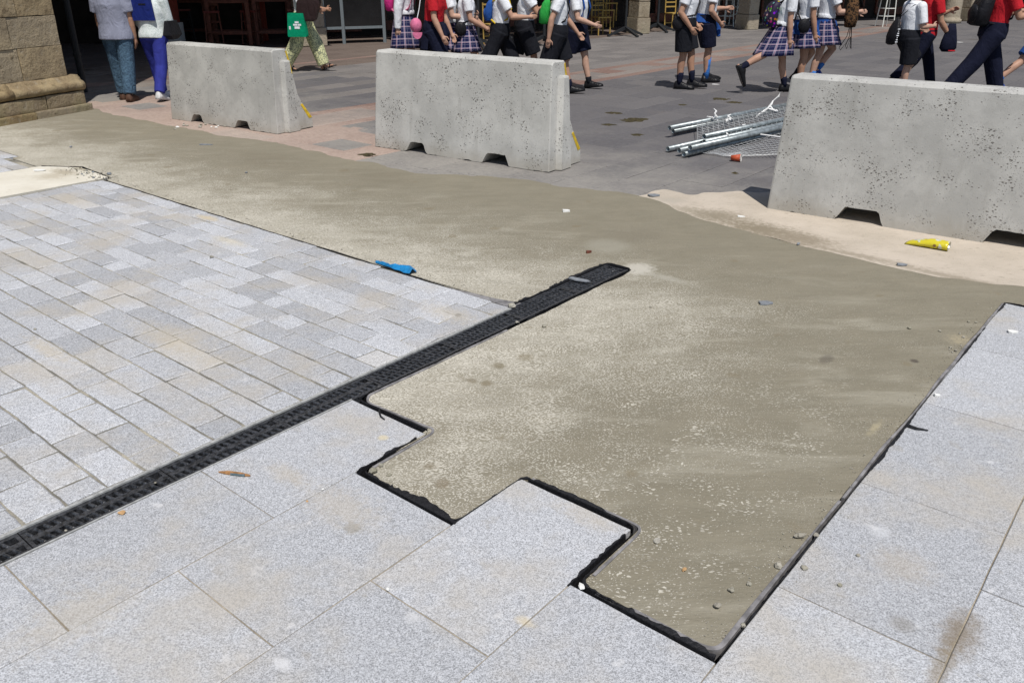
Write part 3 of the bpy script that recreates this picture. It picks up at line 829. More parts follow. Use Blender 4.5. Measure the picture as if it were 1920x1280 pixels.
# ------------------------------------------------------------------ concrete barriers
def barrier(p0px, dirv, L, Ht, depth, notches, mat, label, seed):
    p0 = ground(*p0px, PLZ); p0.z = PLZ + .003
    e = Vector((dirv[0], dirv[1], 0)).normalized(); n = Vector((-e.y, e.x, 0))
    root = empty('concrete_barrier', p0)
    tag(root, label, 'barrier', 'concrete barriers across the plaza edge')
    k = Ht / .94; kd = depth / .56
    def front(z): return .072 * kd * z / Ht
    prof_back = [(.562 * kd, 0), (.56 * kd, .118 * k), (.43 * kd, .30 * k), (.372 * kd, .41 * k), (.315 * kd, .80 * k), (.285 * kd, Ht - .02), (.268 * kd, Ht)]
    def ring(s, zb):
        fr = [(front(zb), zb), (front(.3) + 0, .3), (front(.62), .62), (front(Ht - .02), Ht - .022), (front(Ht) + .016, Ht)]
        bk = [(d, max(z, zb)) for d, z in prof_back][::-1]
        out = []
        for d, z in fr + bk:
            draft = .03 * (z / Ht) * (1 - 2 * s / L)
            sp = s + draft
            jz = (.010 * n3(s * 7, d * 6, seed) + .012 * n3(s * 23, d * 9, seed + 2)) if z < .02 else 0
            out.append(p0 * 0 + e * sp + n * (d + .0025 * n3(s * 3, z * 3, seed + 4)) + Vector((0, 0, z + max(0, jz) + .0015 * n3(s * 6, d * 5, seed))))
        return out
    def zb(s):
        for a, b in notches:
            if a <= s <= b:
                h = .098 * k + .006 * n3(s * 20, seed, 0)
                t = min((s - a) / .055, (b - s) / .04)
                return max(0, min(1, t)) * h
        return 0.0
    ss = [0.0, .012]
    x = .04
    while x < L - .02: ss.append(x); x += .022
    ss += [L - .012, L]
    bm = bmesh.new()
    rings = []
    for i, s in enumerate(ss):
        r = ring(s, zb(s))
        if i in (0, len(ss) - 1):       # worn arris at both ends
            c = sum(r, Vector()) / len(r)
            r = [c + (p - c) * .982 for p in r]
            for q in r:
                if q.z < .02: q.z = max(0, q.z - .006)
        rings.append(r)
    loft(bm, rings)
    bmesh.ops.triangulate(bm, faces=bm.faces[:])
    body = mesh_obj('body', bm, mat, root)
    # keyway down both ends
    cut = bmesh.new()
    for s, sg in ((0, 1),):
        rr = []
        for z in (-.2, Ht * .86):
            q = [e * (s - sg * .10) + n * (.17 * kd), e * (s + sg * .02) + n * (.17 * kd), e * (s + sg * .065) + n * (.215 * kd), e * (s + sg * .065) + n * (.29 * kd), e * (s + sg * .02) + n * (.33 * kd), e * (s - sg * .10) + n * (.33 * kd)]
            rr.append([v + Vector((0, 0, z)) + n * (-.03 if z > 0 else 0) for v in q])
        loft(cut, rr)
    co = mesh_obj('cutter', cut); co.location = p0
    md = body.modifiers.new('keyway', 'BOOLEAN'); md.object = co; md.operation = 'DIFFERENCE'; md.solver = 'EXACT'
    bpy.context.view_layer.update()
    freeze(body, None)
    bpy.data.objects.remove(co, do_unlink=True)
    rr = []
    for z, sh in ((.004, 0.0), (.80 * k, 1.0), (.815 * k, 1.0)):
        sL = L - .03 * z / Ht; dd = -.035 * kd * sh; o_ = .052 if z < .81 * k else .044
        rr.append([e * (sL - .03) + n * (.10 * kd + .05 * sh) + Vector((0, 0, z)), e * (sL + o_) + n * (.135 * kd + .05 * sh) + Vector((0, 0, z)), e * (sL + o_) + n * (.30 * kd + dd) + Vector((0, 0, z)), e * (sL - .03) + n * (.335 * kd + dd) + Vector((0, 0, z))])
    bm = bmesh.new(); loft(bm, rr); mesh_obj('tongue', bm, mat, root)
    # yellow paint worn back to the edges of the right end
    for (za, zb_, w) in ((.125, .30, .045), (.66, .92, .026)):
        def dback(z):
            for (d0, z0), (d1, z1) in zip(prof_back, prof_back[1:]):
                if z0 <= z / 1.0 <= z1 and z1 > z0: return d0 + (d1 - d0) * (z - z0) / (z1 - z0)
            return prof_back[-1][0]
        za *= k; zb_ *= k
        m_ = 6
        bm = bmesh.new(); outer = []; inner = []
        for i in range(m_ + 1):
            z = za + (zb_ - za) * i / m_
            d = dback(z) - .004; s = L + .03 * (z / Ht) * (-1) + .0035
            ww = w * (1 - .35 * i / m_)
            outer.append(e * s + n * d + Vector((0, 0, z))); inner.append(e * s + n * (d - ww) + Vector((0, 0, z - .01)))
        vo = [bm.verts.new(p) for p in outer]; vi = [bm.verts.new(p) for p in inner]
        for i in range(m_): bm.faces.new((vo[i], vo[i + 1], vi[i + 1], vi[i]))
        r = bmesh.ops.extrude_face_region(bm, geom=bm.faces[:])
        for v in r['geom']:
            if isinstance(v, bmesh.types.BMVert): v.co -= e * .006
        o = mesh_obj('yellow_mark', bm, M['yellow_paint'], root)
        o["label"] = 'worn yellow paint on the end'
    return root
barrier((322, 223), (.836, -.549), 1.88, .88, .54, ((.37, .60), (1.16, 1.42)), m_concrete(1.0, (.47, .465, .44), 1.0), 'concrete barrier standing closest to the stone pillar', 1.0)
barrier((703, 275), (.8243, -.5662), 2.135, .945, .565, ((.43, .69), (1.38, 1.69)), m_concrete(2.3, (.525, .52, .495), 1.0), 'concrete barrier in the middle of the three', 2.3)
barrier((1438, 392), (.812, -.5837), 2.33, .985, .57, ((.51, .845), (1.49, 1.82)), m_concrete(3.9, (.485, .48, .46), 1.35), 'large speckled concrete barrier at the right edge beside the metal tubes', 3.9)

# ------------------------------------------------------------------ stone pillar on the left
PD = Vector((.3726, .9280, 0)); PN = Vector((.9280, -.3726, 0))      # along the face, out of the face
PB = ground(0, 237)
pillar = empty('stone_pillar', PB + PD * .5 - PN * .6 + Vector((0, 0, PLZ)))
tag(pillar, 'weathered sandstone pillar with moulded base at the left edge', 'pillar')
def pblock(name, s0, s1, d0, d1, z0, z1, seed, mat=None, bev=.006, rough=.008, seg=6):
    """dressed block with a worn outline; d is measured outwards from the face line"""
    bm = bmesh.new()
    bmesh.ops.create_cube(bm, size=1)
    bmesh.ops.subdivide_edges(bm, edges=bm.edges[:], cuts=seg, use_grid_fill=True)
    for v in bm.verts:
        x, y, z = v.co
        s = (s0 + s1) / 2 + x * (s1 - s0); d = (d0 + d1) / 2 + y * (d1 - d0); zz = (z0 + z1) / 2 + z * (z1 - z0)
        ex = sum(1 for q in (x, y, z) if abs(abs(q) - .5) < 1e-4)
        if ex >= 2:
            s -= math.copysign(bev, x) * (abs(abs(x) - .5) < 1e-4); d -= math.copysign(bev, y) * (abs(abs(y) - .5) < 1e-4); zz -= math.copysign(bev, z) * (abs(abs(z) - .5) < 1e-4)
        p = PB + PD * s + PN * d + Vector((0, 0, zz))
        o = mn.noise_vector(p * 4.5 + Vector((seed, 0, 0))) * rough
        v.co = p + o
    c = PB + PD * (s0 + s1) / 2 + PN * (d0 + d1) / 2 + Vector((0, 0, (z0 + z1) / 2))
    for v in bm.verts: v.co -= c
    o = mesh_obj(name, bm, mat or M['sandstone'], smooth=True)
    o.data.set_sharp_from_angle(angle=math.radians(38))
    o.location = c - pillar.location; o.parent = pillar
    return o
for i, (s0, s1) in enumerate(((-1.6, .52), (.525, 1.37))): pblock('plinth_step', s0, s1, -1.6, 0.0, -.03, .085, i)
for i, (s0, s1) in enumerate(((-1.6, -.55), (-.545, .72), (.73, 1.31))): pblock('plinth_block', s0, s1, -1.55, -.035, .075, .245, 3 + i)
def moulding(s0, s1, seed):
    bm = bmesh.new(); rings = []
    pr = [(-.10, .245)] + [(-.075 + .062 * math.sin(math.radians(a)), .305 - .058 * math.cos(math.radians(a))) for a in range(15, 171, 15)] + [(-.085, .372), (-.10, .40), (-.13, .43), (-.30, .435), (-.30, .245)]
    k = 16
    for i in range(k + 1):
        s = s0 + (s1 - s0) * i / k
        r = []
        for d, z in pr:
            p = PB + PD * s + PN * d + Vector((0, 0, z)); r.append(p + mn.noise_vector(p * 5 + Vector((seed, 0, 0))) * .007 - pillar.location)
        rings.append(r)
    loft(bm, rings)
    mesh_obj('moulding', bm, M['sandstone'], pillar, smooth=True)
moulding(-1.6, .30, 1); moulding(.305, 1.33, 2)
pblock('moulding', -1.6, 1.22, -1.4, -.12, .25, .43, 20)
courses = [(.43, .80), (.80, 1.15), (1.15, 1.52), (1.52, 1.9), (1.9, 2.3), (2.3, 2.7), (2.7, 3.1)]
for i, (z0, z1) in enumerate(courses):
    j = (.56, .50, .66, .42, .7, .5, .6)[i]
    for s0, s1 in ((-1.5, -.35 + .2 * (i % 2)), (-.345 + .2 * (i % 2), j), (j + .006, 1.19)):
        pblock('stone_block', s0, s1, -1.35, -.135 + .012 * n3(i, s1, 2), z0 + .001, z1 - .001, 30 + i * 3 + s1, bev=.003, rough=.005)

# ------------------------------------------------------------------ buildings round the plaza
Q0 = Vector((-4.7, 20.6, 0)); QD = Vector((.902, .431, 0)).normalized(); QN = Vector((QD.y, -QD.x, 0))   # QN points at the camera
def prism(bm, pts, z0, z1):
    lo = [bm.verts.new((p[0], p[1], z0)) for p in pts]; hi = [bm.verts.new((p[0], p[1], z1)) for p in pts]
    n = len(pts)
    for i in range(n): bm.faces.new((lo[i], lo[(i + 1) % n], hi[(i + 1) % n], hi[i]))
    bm.faces.new(lo[::-1]); bm.faces.new(hi)
left_b = empty('arcaded_building', (-9, 14, 0))
tag(left_b, 'arcaded building over the dark passage behind the stone pillar', 'building')
bm = bmesh.new()
prism(bm, [(-6.75, 8.0), (-5.42, 11.25), (-6.35, 17.4), (-6.6, 19.3), (-16, 21), (-16, 6)], 3.1, 9.0)  # unseen upper storey, footprint and height shaped to cast the passage shade
child(mesh_obj('upper_wall', bm, M['plaster']), left_b)
bm = bmesh.new(); prism(bm, [(-13.2, 6), (-13.0, 6), (-13.4, 24), (-13.6, 24)], PLZ, 3.1)
child(mesh_obj('inner_wall', bm, M['interior']), left_b)
bm = bmesh.new(); prism(bm, [(-8.0, 21.2), (-13.5, 21.3), (-13.5, 21.6), (-8.0, 21.5)], PLZ, 3.1)
child(mesh_obj('end_wall', bm, M['interior']), left_b)
# dark downpipe behind the pillar
p = at(152, 140, 12.75); p.z = 0
post = bmesh.new(); cone(post, p + Vector((0, 0, PLZ)), p + Vector((0, 0, 3.1)), .045, .045, 12); cone(post, p + Vector((0, 0, .5)), p + Vector((0, 0, .54)), .055, .055, 12); cone(post, p + Vector((0, 0, 1.9)), p + Vector((0, 0, 1.94)), .055, .055, 12)
tag(mesh_obj('downpipe', post, M['black_metal']), 'black downpipe rising behind the sandstone pillar', 'pipe')

rear = empty('cafe_building', Q0 + QD * 8)
tag(rear, 'long stone building with added dark shopfronts behind the schoolchildren', 'building')
def q(s, d, z=0.0): return Q0 + QD * s + QN * d + Vector((0, 0, z))
def s_at(px, py=60):
    r = ray(px, py); t = -Q0.dot(QN) / (-(r.x * QN.x + r.y * QN.y)); w = Vector((r.x * t, r.y * t, 0)); return (w - Q0).dot(QD)
bm = bmesh.new()
a = [q(-4, -.1), q(46, -.1), q(46, -8), q(-4, -8)]
prism(bm, [(v.x, v.y) for v in a], 2.9, 9.5)
child(mesh_obj('upper_wall', bm, M['plaster']), rear)
bm = bmesh.new(); a = [q(-4, -2.6), q(46, -2.6), q(46, -2.8), q(-4, -2.8)]; prism(bm, [(v.x, v.y) for v in a], PLZ, 2.9)
child(mesh_obj('shop_wall', bm, M['interior']), rear)
for i in range(14):  # shop windows added as dark panes so the bays read dark
    s = 1.0 + i * 2.6
    bm = bmesh.new()
    box(bm, q(s, -2.585, 1.35), (1.9, .02, 2.3), Matrix((QD, -QN, Vector((0, 0, 1)))).transposed())
    pw = child(mesh_obj('window', bm, M['shop_glass']), rear)
    bm = bmesh.new()
    for ds in (-.98, 0, .98): box(bm, q(s + ds, -2.56, 1.35), (.07, .06, 2.4), Matrix((QD, -QN, Vector((0, 0, 1)))).transposed())
    box(bm, q(s, -2.56, .22), (1.9, .06, .25), Matrix((QD, -QN, Vector((0, 0, 1)))).transposed())
    fr = mesh_obj('window_frame', bm, M['dark_wood'], pw); fr.location = -pw.location - rear.location
QM = Matrix((QD, -QN, Vector((0, 0, 1)))).transposed()
def pier(px, w, d0, ctop=2.9, mat='pier_stone', n=7):
    s = s_at(px)
    for i in range(n):
        z0 = PLZ + (ctop - PLZ) * i / n; z1 = PLZ + (ctop - PLZ) * (i + 1) / n
        bm = bmesh.new()
        bmesh.ops.create_cube(bm, size=1)
        bmesh.ops.bevel(bm, geom=bm.edges[:], offset=.03, segments=2, affect='EDGES')
        c = q(s, d0, (z0 + z1) / 2)
        for v in bm.verts:
            v.co = QM @ Vector((v.co.x * (w + (.06 if i == 0 else rnd(-.015, .015))), v.co.y * (.5 + (.06 if i == 0 else 0)), v.co.z * (z1 - z0 - .006)))
            v.co += mn.noise_vector((c + v.co) * 4) * .012
        o = mesh_obj('stone_block', bm, M[mat], rear, smooth=False); o.location = c - rear.location
for px, w in ((580, .62), (1196, .36), (1399, .36), (1716, .3), (1812, .72), (2010, .6)): pier(px, w, .0)
# round column near the right
s = s_at(1753); c = q(s, .5)
bm = bmesh.new()
rr = []
for z, r_ in ((PLZ, .33), (.10, .33), (.12, .28), (.2, .27), (1.2, .26), (2.9, .25)):
    rr.append([c + Vector((math.cos(t_ * math.pi / 10) * r_, math.sin(t_ * math.pi / 10) * r_, z)) + mn.noise_vector(c + Vector((t_, z * 3, 0))) * .01 for t_ in range(20)])
loft(bm, rr)
child(mesh_obj('round_column', bm, M['pier_stone'], smooth=True), rear)
# unseen canvas awnings, added to keep the shop bays dark
for s0, s1, lab in ((-3.4, .2, 'unseen charcoal canvas added for shade above the dark wooden bar tables'), (1.9, 8.4, 'unseen charcoal canvas added for shade above the parasol stands'), (12.2, 17.0, 'unseen charcoal canvas added for shade above the white high stool')):
    bm = bmesh.new()
    rr = []
    for i in range(9):
        s = s0 + (s1 - s0) * i / 8
        rr.append([q(s, -.05, 2.88), q(s, 1.35, 2.52 + .015 * (i % 2)), q(s, 1.37, 2.50), q(s, 1.37, 2.30 + .03 * (i % 2)), q(s, 1.35, 2.30 + .03 * (i % 2)), q(s, 1.34, 2.50), q(s, -.05, 2.86)])
    loft(bm, rr)
    tag(mesh_obj('added_awning', bm, M['canvas']), lab, 'added_awning')
# painted wall end seen between the walkers
bm = bmesh.new(); p = at(318, 60, 20.4)
box(bm, (p.x, 20.6, .25), (.42, .3, .5)); o1 = mesh_obj('painted_wall', bm, M['white_paint'])
tag(o1, 'white and red painted wall end in the dark passage', 'wall')
bm = bmesh.new(); box(bm, (p.x - .05, 20.6, 1.8), (.40, .28, 2.6)); o2 = mesh_obj('upper_paint', bm, M['red_paint'], o1)
bm = bmesh.new(); p = at(470, 40, 21.5)
box(bm, (p.x, 21.9, .9), (.5, .2, 1.8)); tag(mesh_obj('red_panel', bm, M['red_paint']), 'red painted panel behind the dark wooden bar tables', 'panel')

# ------------------------------------------------------------------ terrace furniture
def rot2(dx, dy, a): return dx * math.cos(a) - dy * math.sin(a), dx * math.sin(a) + dy * math.cos(a)
def bar_table(px, py, rz, w, d, h, label):
    g0 = ground(px, py, PLZ); root = empty('bar_table', g0); tag(root, label, 'table', 'dark wooden bar tables')
    R3 = Matrix.Rotation(rz, 3, 'Z')
    bm = bmesh.new(); box(bm, (0, 0, h), (w, d, .05), R3); bmesh.ops.bevel(bm, geom=bm.edges[:], offset=.008, segments=1, affect='EDGES'); mesh_obj('table_top', bm, M['dark_wood'], root)
    for sx in (-1, 1):
        for sy in (-1, 1):
            bm = bmesh.new(); c = R3 @ Vector((sx * (w / 2 - .05), sy * (d / 2 - .05), (h - .03) / 2)); box(bm, c, (.085, .085, h - .03), R3); mesh_obj('leg', bm, M['dark_wood'], root)
    for z in (.28, h - .12):
        for sy in (-1, 1):
            bm = bmesh.new(); box(bm, R3 @ Vector((0, sy * (d / 2 - .05), z)), (w - .18, .04, .07), R3); mesh_obj('rail', bm, M['dark_wood'], root)
    return root
def bar_stool(px, py, rz, h, mat, seat, label, back=0.0, group=None):
    g0 = ground(px, py, PLZ); root = empty('bar_stool', g0); tag(root, label, 'stool', group)
    R3 = Matrix.Rotation(rz, 3, 'Z')
    bm = bmesh.new(); box(bm, (0, 0, h), (.36, .36, .045), R3); bmesh.ops.bevel(bm, geom=bm.edges[:], offset=.012, segments=2, affect='EDGES'); mesh_obj('seat', bm, seat, root)
    for sx in (-1, 1):
        for sy in (-1, 1):
            bm = bmesh.new(); cone(bm, R3 @ Vector((sx * .19, sy * .19, 0)), R3 @ Vector((sx * .15, sy * .15, h - .02)), .017, .017, 8); mesh_obj('leg', bm, mat, root)
    for z, k in ((.30, .18), (.52, .17)):
        for ax in (0, 1):
            for sg in (-1, 1):
                bm = bmesh.new()
                p_ = Vector((k, sg * k, z)) if ax == 0 else Vector((sg * k, k, z)); q_ = Vector((-k, sg * k, z)) if ax == 0 else Vector((sg * k, -k, z))
                cone(bm, R3 @ p_, R3 @ q_, .012, .012, 8); mesh_obj('rung', bm, mat, root)
    if back:
        for sx in (-1, 1):
            bm = bmesh.new(); cone(bm, R3 @ Vector((sx * .15, .15, h)), R3 @ Vector((sx * .16, .20, h + back)), .015, .015, 8); mesh_obj('back_post', bm, mat, root)
        for z in (.5, .95):
            bm = bmesh.new(); box(bm, R3 @ Vector((0, .15 + .05 * z, h + back * z)), (.30, .02, .06), R3); mesh_obj('back_slat', bm, mat, root)
    return root
gt = 'dark stools at the bar tables'
bar_table(440, 84, .1, 1.0, .7, 1.08, 'dark wooden bar table left of the woman with the green bag')
bar_table(520, 82, .15, .9, .7, 1.10, 'dark wooden bar table next to the stone pier')
bar_table(372, 78, .0, .8, .6, 1.05, 'dark wooden bar table furthest into the shade')
bar_stool(405, 86, .3, .74, M['dark_wood'], M['maroon'], 'dark stool with maroon seat between two bar tables', .3, gt)
bar_stool(475, 84, .0, .74, M['dark_wood'], M['maroon'], 'dark stool with maroon seat directly above the first barrier', .3, gt)
bar_stool(350, 80, .5, .74, M['black_metal'], M['maroon'], 'black stool with maroon seat deep in the passage', .0, gt)
bar_stool(560, 86, .2, .78, M['black_metal'], M['dark_wood'], 'black stool half hidden by the woman with the green bag', .0, gt)
# grey framed glass screen
scr = empty('terrace_screen', ground(611, 84, PLZ)); tag(scr, 'grey metal framed glass screen in front of the dark shopfront', 'screen')
pA = ground(611, 84, PLZ); pB = ground(722, 80, PLZ); dv = (pB - pA); Lq = dv.length; dv.normalize()
for t_ in (0.0, .31, 1.0):
    bm = bmesh.new(); c = pA + dv * Lq * t_; box(bm, c + Vector((0, 0, .9)), (.07, .07, 1.8)); o = mesh_obj('post', bm, M['grey_metal'], scr); o.location = -scr.location
for z in (.36, 1.78):
    for t0, t1 in ((0.0, .31), (.31, 1.0)):
        bm = bmesh.new(); a_ = pA + dv * (Lq * t0 + .036); b_ = pA + dv * (Lq * t1 - .036)
        R3 = Matrix.Rotation(math.atan2(dv.y, dv.x), 3, 'Z'); box(bm, (a_ + b_) / 2 + Vector((0, 0, z)), ((b_ - a_).length, .045, .06), R3); o = mesh_obj('rail', bm, M['grey_metal'], scr); o.location = -scr.location
for t0, t1 in ((0.0, .31), (.31, 1.0)):
    bm = bmesh.new(); a_ = pA + dv * (Lq * t0 + .036); b_ = pA + dv * (Lq * t1 - .036)
    box(bm, (a_ + b_) / 2 + Vector((0, 0, 1.07)), ((b_ - a_).length, .008, 1.34), Matrix.Rotation(math.atan2(dv.y, dv.x), 3, 'Z')); o = mesh_obj('pane', bm, M['shop_glass'], scr); o.location = -scr.location
# parasol stands, folded
def parasol(px, py, rz, label):
    g0 = ground(px, py, PLZ); root = empty('folded_parasol', g0); tag(root, label, 'parasol', 'folded parasols on the terrace')
    bm = bmesh.new(); cone(bm, (0, 0, .10), (0, 0, 2.55), .035, .03, 10); mesh_obj('pole', bm, M['black_metal'], root)
    for k in range(4):
        a_ = rz + k * math.pi / 2; d_ = Vector((math.cos(a_), math.sin(a_), 0)); s_ = Vector((-d_.y, d_.x, 0))
        bm = bmesh.new()
        loft(bm, [[d_ * .03 + s_ * w_ * .035 + Vector((0, 0, z_)) for w_, z_ in ((-1, .16), (1, .16), (1, .24), (-1, .24))],
                  [d_ * .56 + s_ * w_ * .035 + Vector((0, 0, z_)) for w_, z_ in ((-1, .0), (1, .0), (1, .045), (-1, .045))]])
        mesh_obj('foot', bm, M['black_metal'], root)
    bm = bmesh.new()
    rr = []
    for z, r_ in ((1.28, .05), (1.32, .12), (1.7, .11), (2.2, .09), (2.5, .03)):
        rr.append([Vector((math.cos(i * math.pi / 8) * r_ * (1 + .18 * (i % 2)), math.sin(i * math.pi / 8) * r_ * (1 + .18 * (i % 2)), z)) for i in range(16)])
    loft(bm, rr); mesh_obj('canopy', bm, M['canvas'], root)
    bm = bmesh.new(); box(bm, (.045, -.03, 1.18), (.03, .03, .09)); mesh_obj('clip', bm, M['white_metal'], root)
    return root
parasol(897, 92, .3, 'folded parasol behind the girl in the plaid skirt with black strap')
parasol(950, 86, .8, 'folded parasol behind the boy with the yellow strap')
parasol(1020, 86, .6, 'folded parasol behind the boy with the green backpack')
parasol(1172, 68, .5, 'folded parasol with splayed feet right of the stacked cane chairs')
parasol(1232, 60, .35, 'folded parasol with splayed feet left of the boy with dark strap')
# stacked cane chairs
for i, (px, py, z) in enumerate(((1126, 66, 0), (1132, 64, .16), (1137, 62, .32), (1262, 56, 0), (926, 84, 0))):
    lab = ['yellow cane chair at the bottom of the stack near the parasol', 'yellow cane chair second in the stack near the parasol', 'yellow cane chair on top of the stack near the parasol', 'yellow cane chair half hidden behind the parasol stand', 'yellow cane chair seen behind the boys in black'][i]
    g0 = ground(px, py, PLZ) + Vector((0, 0, z)); root = empty('cane_chair', g0); tag(root, lab, 'chair', 'yellow cane chairs')
    R3 = Matrix.Rotation(.45, 3, 'Z')
    bm = bmesh.new(); box(bm, (0, 0, .45), (.40, .40, .03), R3); mesh_obj('seat', bm, M['gold_wood'], root)
    for sx in (-1, 1):
        bm = bmesh.new(); cone(bm, R3 @ Vector((sx * .18, -.18, 0)), R3 @ Vector((sx * .18, -.18, .45)), .018, .018, 8); mesh_obj('leg', bm, M['gold_wood'], root)
        bm = bmesh.new(); cone(bm, R3 @ Vector((sx * .18, .18, 0)), R3 @ Vector((sx * .18, .22, .92)), .018, .018, 8); mesh_obj('leg', bm, M['gold_wood'], root)
    for z_ in (.18, .62, .74, .88):
        bm = bmesh.new(); box(bm, R3 @ Vector((0, .20, z_)), (.36, .02, .035), R3); mesh_obj('back_slat', bm, M['gold_wood'], root)
gw = 'white metal bar stools'
bar_stool(1358, 50, .5, .78, M['white_metal'], M['white_metal'], 'white metal bar stool next to the boy in blue knee socks', .0, gw)
bar_stool(1382, 47, .35, .78, M['white_metal'], M['white_metal'], 'white metal bar stool against the narrow stone pier', .0, gw)
bar_stool(1658, 50, .2, .80, M['white_metal'], M['white_metal'], 'cream high stool with ladder back left of the boy with drawstring bag', .5, gw)

# ------------------------------------------------------------------ fence panels lying behind the right barrier
FD = Vector((.735, .678, 0)).normalized(); FN = Vector((-FD.y, FD.x, 0))
def panel(e1, z1, off1, e2, z2, off2, L, label, zm):
    """two tubes with welded mesh between them, lying flat"""
    root = empty('fence_panel', (e1 + e2) / 2 * 1.0); root.location.z = PLZ
    tag(root, label, 'fence panel', 'mesh fence panels lying in a heap')
    ends = []
    for e_, z_ in ((e1, z1), (e2, z2)):
        a_ = Vector((e_.x, e_.y, PLZ + z_)); b_ = a_ + FD * L + Vector((0, 0, rnd(-.004, .012)))
        bm = bmesh.new(); x, y, d = basis(FD); n = 14
        def ring(c, r): return [c + (x * math.cos(2 * math.pi * i / n) + y * math.sin(2 * math.pi * i / n)) * r for i in range(n)]
        loft(bm, [ring(a_ + FD * .25, .021), ring(a_, .021), ring(a_, .0265), ring(b_, .0265)], caps=True)
        o = mesh_obj('tube', bm, M['galv'], root, smooth=True); o.location = -root.location
        bm = bmesh.new(); poly_face(bm, ring(a_ + FD * .12, .0209)); o = mesh_obj('bore_shade_disc', bm, M['pipe_dark'], root); o.location = -root.location  # black disc stands in for the shade inside the tube
        ends.append((a_, b_))
    bm = bmesh.new()
    (a0, b0), (a1, b1) = ends
    k = int(L / .10)
    for i in range(5, k):
        t = (i * .10) / L
        p_ = a0.lerp(b0, t); q_ = a1.lerp(b1, min(1, t + off1))
        mid = (p_ + q_) / 2 + Vector((0, 0, zm + .02 * n3(i, 3.3, zm)))
        mid.z = max(mid.z, PLZ + .006)
        tube_path(bm, [p_, mid, q_], .0032, 4)
    for j in range(1, 12):
        u = j / 12
        pts = []
        for i in range(5, k, 3):
            t = i * .10 / L
            p_ = a0.lerp(b0, t).lerp(a1.lerp(b1, min(1, t + off1)), u) + Vector((0, 0, zm * (1 - abs(2 * u - 1)) + .012 * n3(i, j, zm)))
            p_.z = max(p_.z, PLZ + .006); pts.append(p_)
        tube_path(bm, pts, .0032, 4)
    o = mesh_obj('wire_mesh', bm, M['wire'], root); o.location = -root.location
    return root
def ge(px, py, z): v = ground(px, py, z); return v
panel(ge(1255, 240, .10), .112, 0, ge(1252, 279, .03), .040, 0, 3.4, 'top mesh fence panel whose far tube carries scraps of white tape', .00)
panel(ge(1262, 246, .03), .040, .02, ge(1273, 282, .05), .062, 0, 3.3, 'middle mesh fence panel of the heap behind the right barrier', -.02)
panel(ge(1320, 256, .10), .112, .03, ge(1294, 277, .09), .100, 0, 3.2, 'mesh fence panel with its tube ends furthest right in the heap', -.05)
panel(ge(1320, 267, .06), .075, .05, ge(1282, 290, .02), .036, 0, 3.3, 'lowest mesh fence panel with a tube flat on the paving', -.03)
qd = [ground(*p_, PLZ) for p_ in ((1292, 286), (1366, 297), (1500, 298), (1445, 232))]
bm = bmesh.new()
for k in range(19):
    for ax in (0, 1):
        pts = []
        for i in range(9):
            u, v = (k / 18, i / 8) if ax == 0 else (i / 8, k / 18)
            p_ = qd[0].lerp(qd[1], v).lerp(qd[3].lerp(qd[2], v), u); p_.z = PLZ + .018 + .030 * u + .022 * n3(u * 5, v * 5, 2.2); pts.append(p_)
        tube_path(bm, pts, .0030, 4)
tag(mesh_obj('loose_wire_mesh', bm, M['wire']), 'loose sheet of wire mesh spreading from under the fence tubes', 'wire mesh')
M['tape'] = plain('white_tape', (.75, .75, .74), .6, var=.1)
def scrap(name, c, size, seed, mat, lift, label, cat, group=None, seg=6, flat=.3, rz=0.0):
    """crumpled sheet with thickness"""
    bm = bmesh.new()
    R3 = Matrix.Rotation(rz, 3, 'Z')
    top = []; 
    for i in range(seg + 1):
        row = []
        for j in range(seg + 1):
            u = i / seg - .5; v = j / seg - .5
            k = 1 + .35 * n3(i * 1.3, j * 1.1, seed)
            p_ = R3 @ Vector((u * size[0] * k, v * size[1] * k, 0)); p_.z = lift * (.5 + n3(u * 5 + seed, v * 5, seed)) * (1 - flat) + .002
            row.append(bm.verts.new(Vector(c) + p_ * 1.0))
        top.append(row)
    for i in range(seg):
        for j in range(seg): bm.faces.new((top[i][j], top[i + 1][j], top[i + 1][j + 1], top[i][j + 1]))
    r = bmesh.ops.extrude_face_region(bm, geom=bm.faces[:])
    for v in r['geom']:
        if isinstance(v, bmesh.types.BMVert): v.co.z += .0015
    zmin = min(v.co.z for v in bm.verts)
    for v in bm.verts: v.co.z += Vector(c).z + .001 - zmin
    return tag(mesh_obj(name, bm, mat), label, cat, group)
def knot(px, py, z, size, seed, label):
    c = ground(px, py, z)
    bm = bmesh.new()
    for i in range(4):
        p_ = c + Vector((rnd(-.02, .02), rnd(-.02, .02), 0)); pts = [p_]
        for k in range(4): pts.append(pts[-1] + Vector((rnd(-1, 1), rnd(-1, 1), rnd(.1, .9) if i == 0 else rnd(-.5, .5))) * size * .3)
        for q_ in pts: q_.z = max(q_.z, PLZ + .02)
        tube_path(bm, pts, .010, 5, [1, 1.4, .9, 1.2, .4])
    tag(mesh_obj('tape_scrap', bm, M['tape']), label, 'tape', 'scraps of white tape on the fence tubes')
knot(1340, 222, .13, .14, 1, 'white tape scrap standing up from the far fence tube')
knot(1365, 224, .10, .12, 2, 'white tape scrap hanging beside the upright one')
knot(1440, 204, .12, .22, 3, 'longest white tape scrap near the barrier corner')
knot(1401, 244, .07, .10, 4, 'small white tape scrap on the mesh')
knot(1365, 264, .05, .09, 5, 'white tape scrap lowest on the fence heap')
bm = bmesh.new(); tube_path(bm, [ground(1400, 246, .06), ground(1425, 252, .07), ground(1470, 258, .06)], .008, 6)
tag(mesh_obj('pale_cord', bm, M['tape']), 'pale cord stretched over the mesh towards the barrier', 'cord')

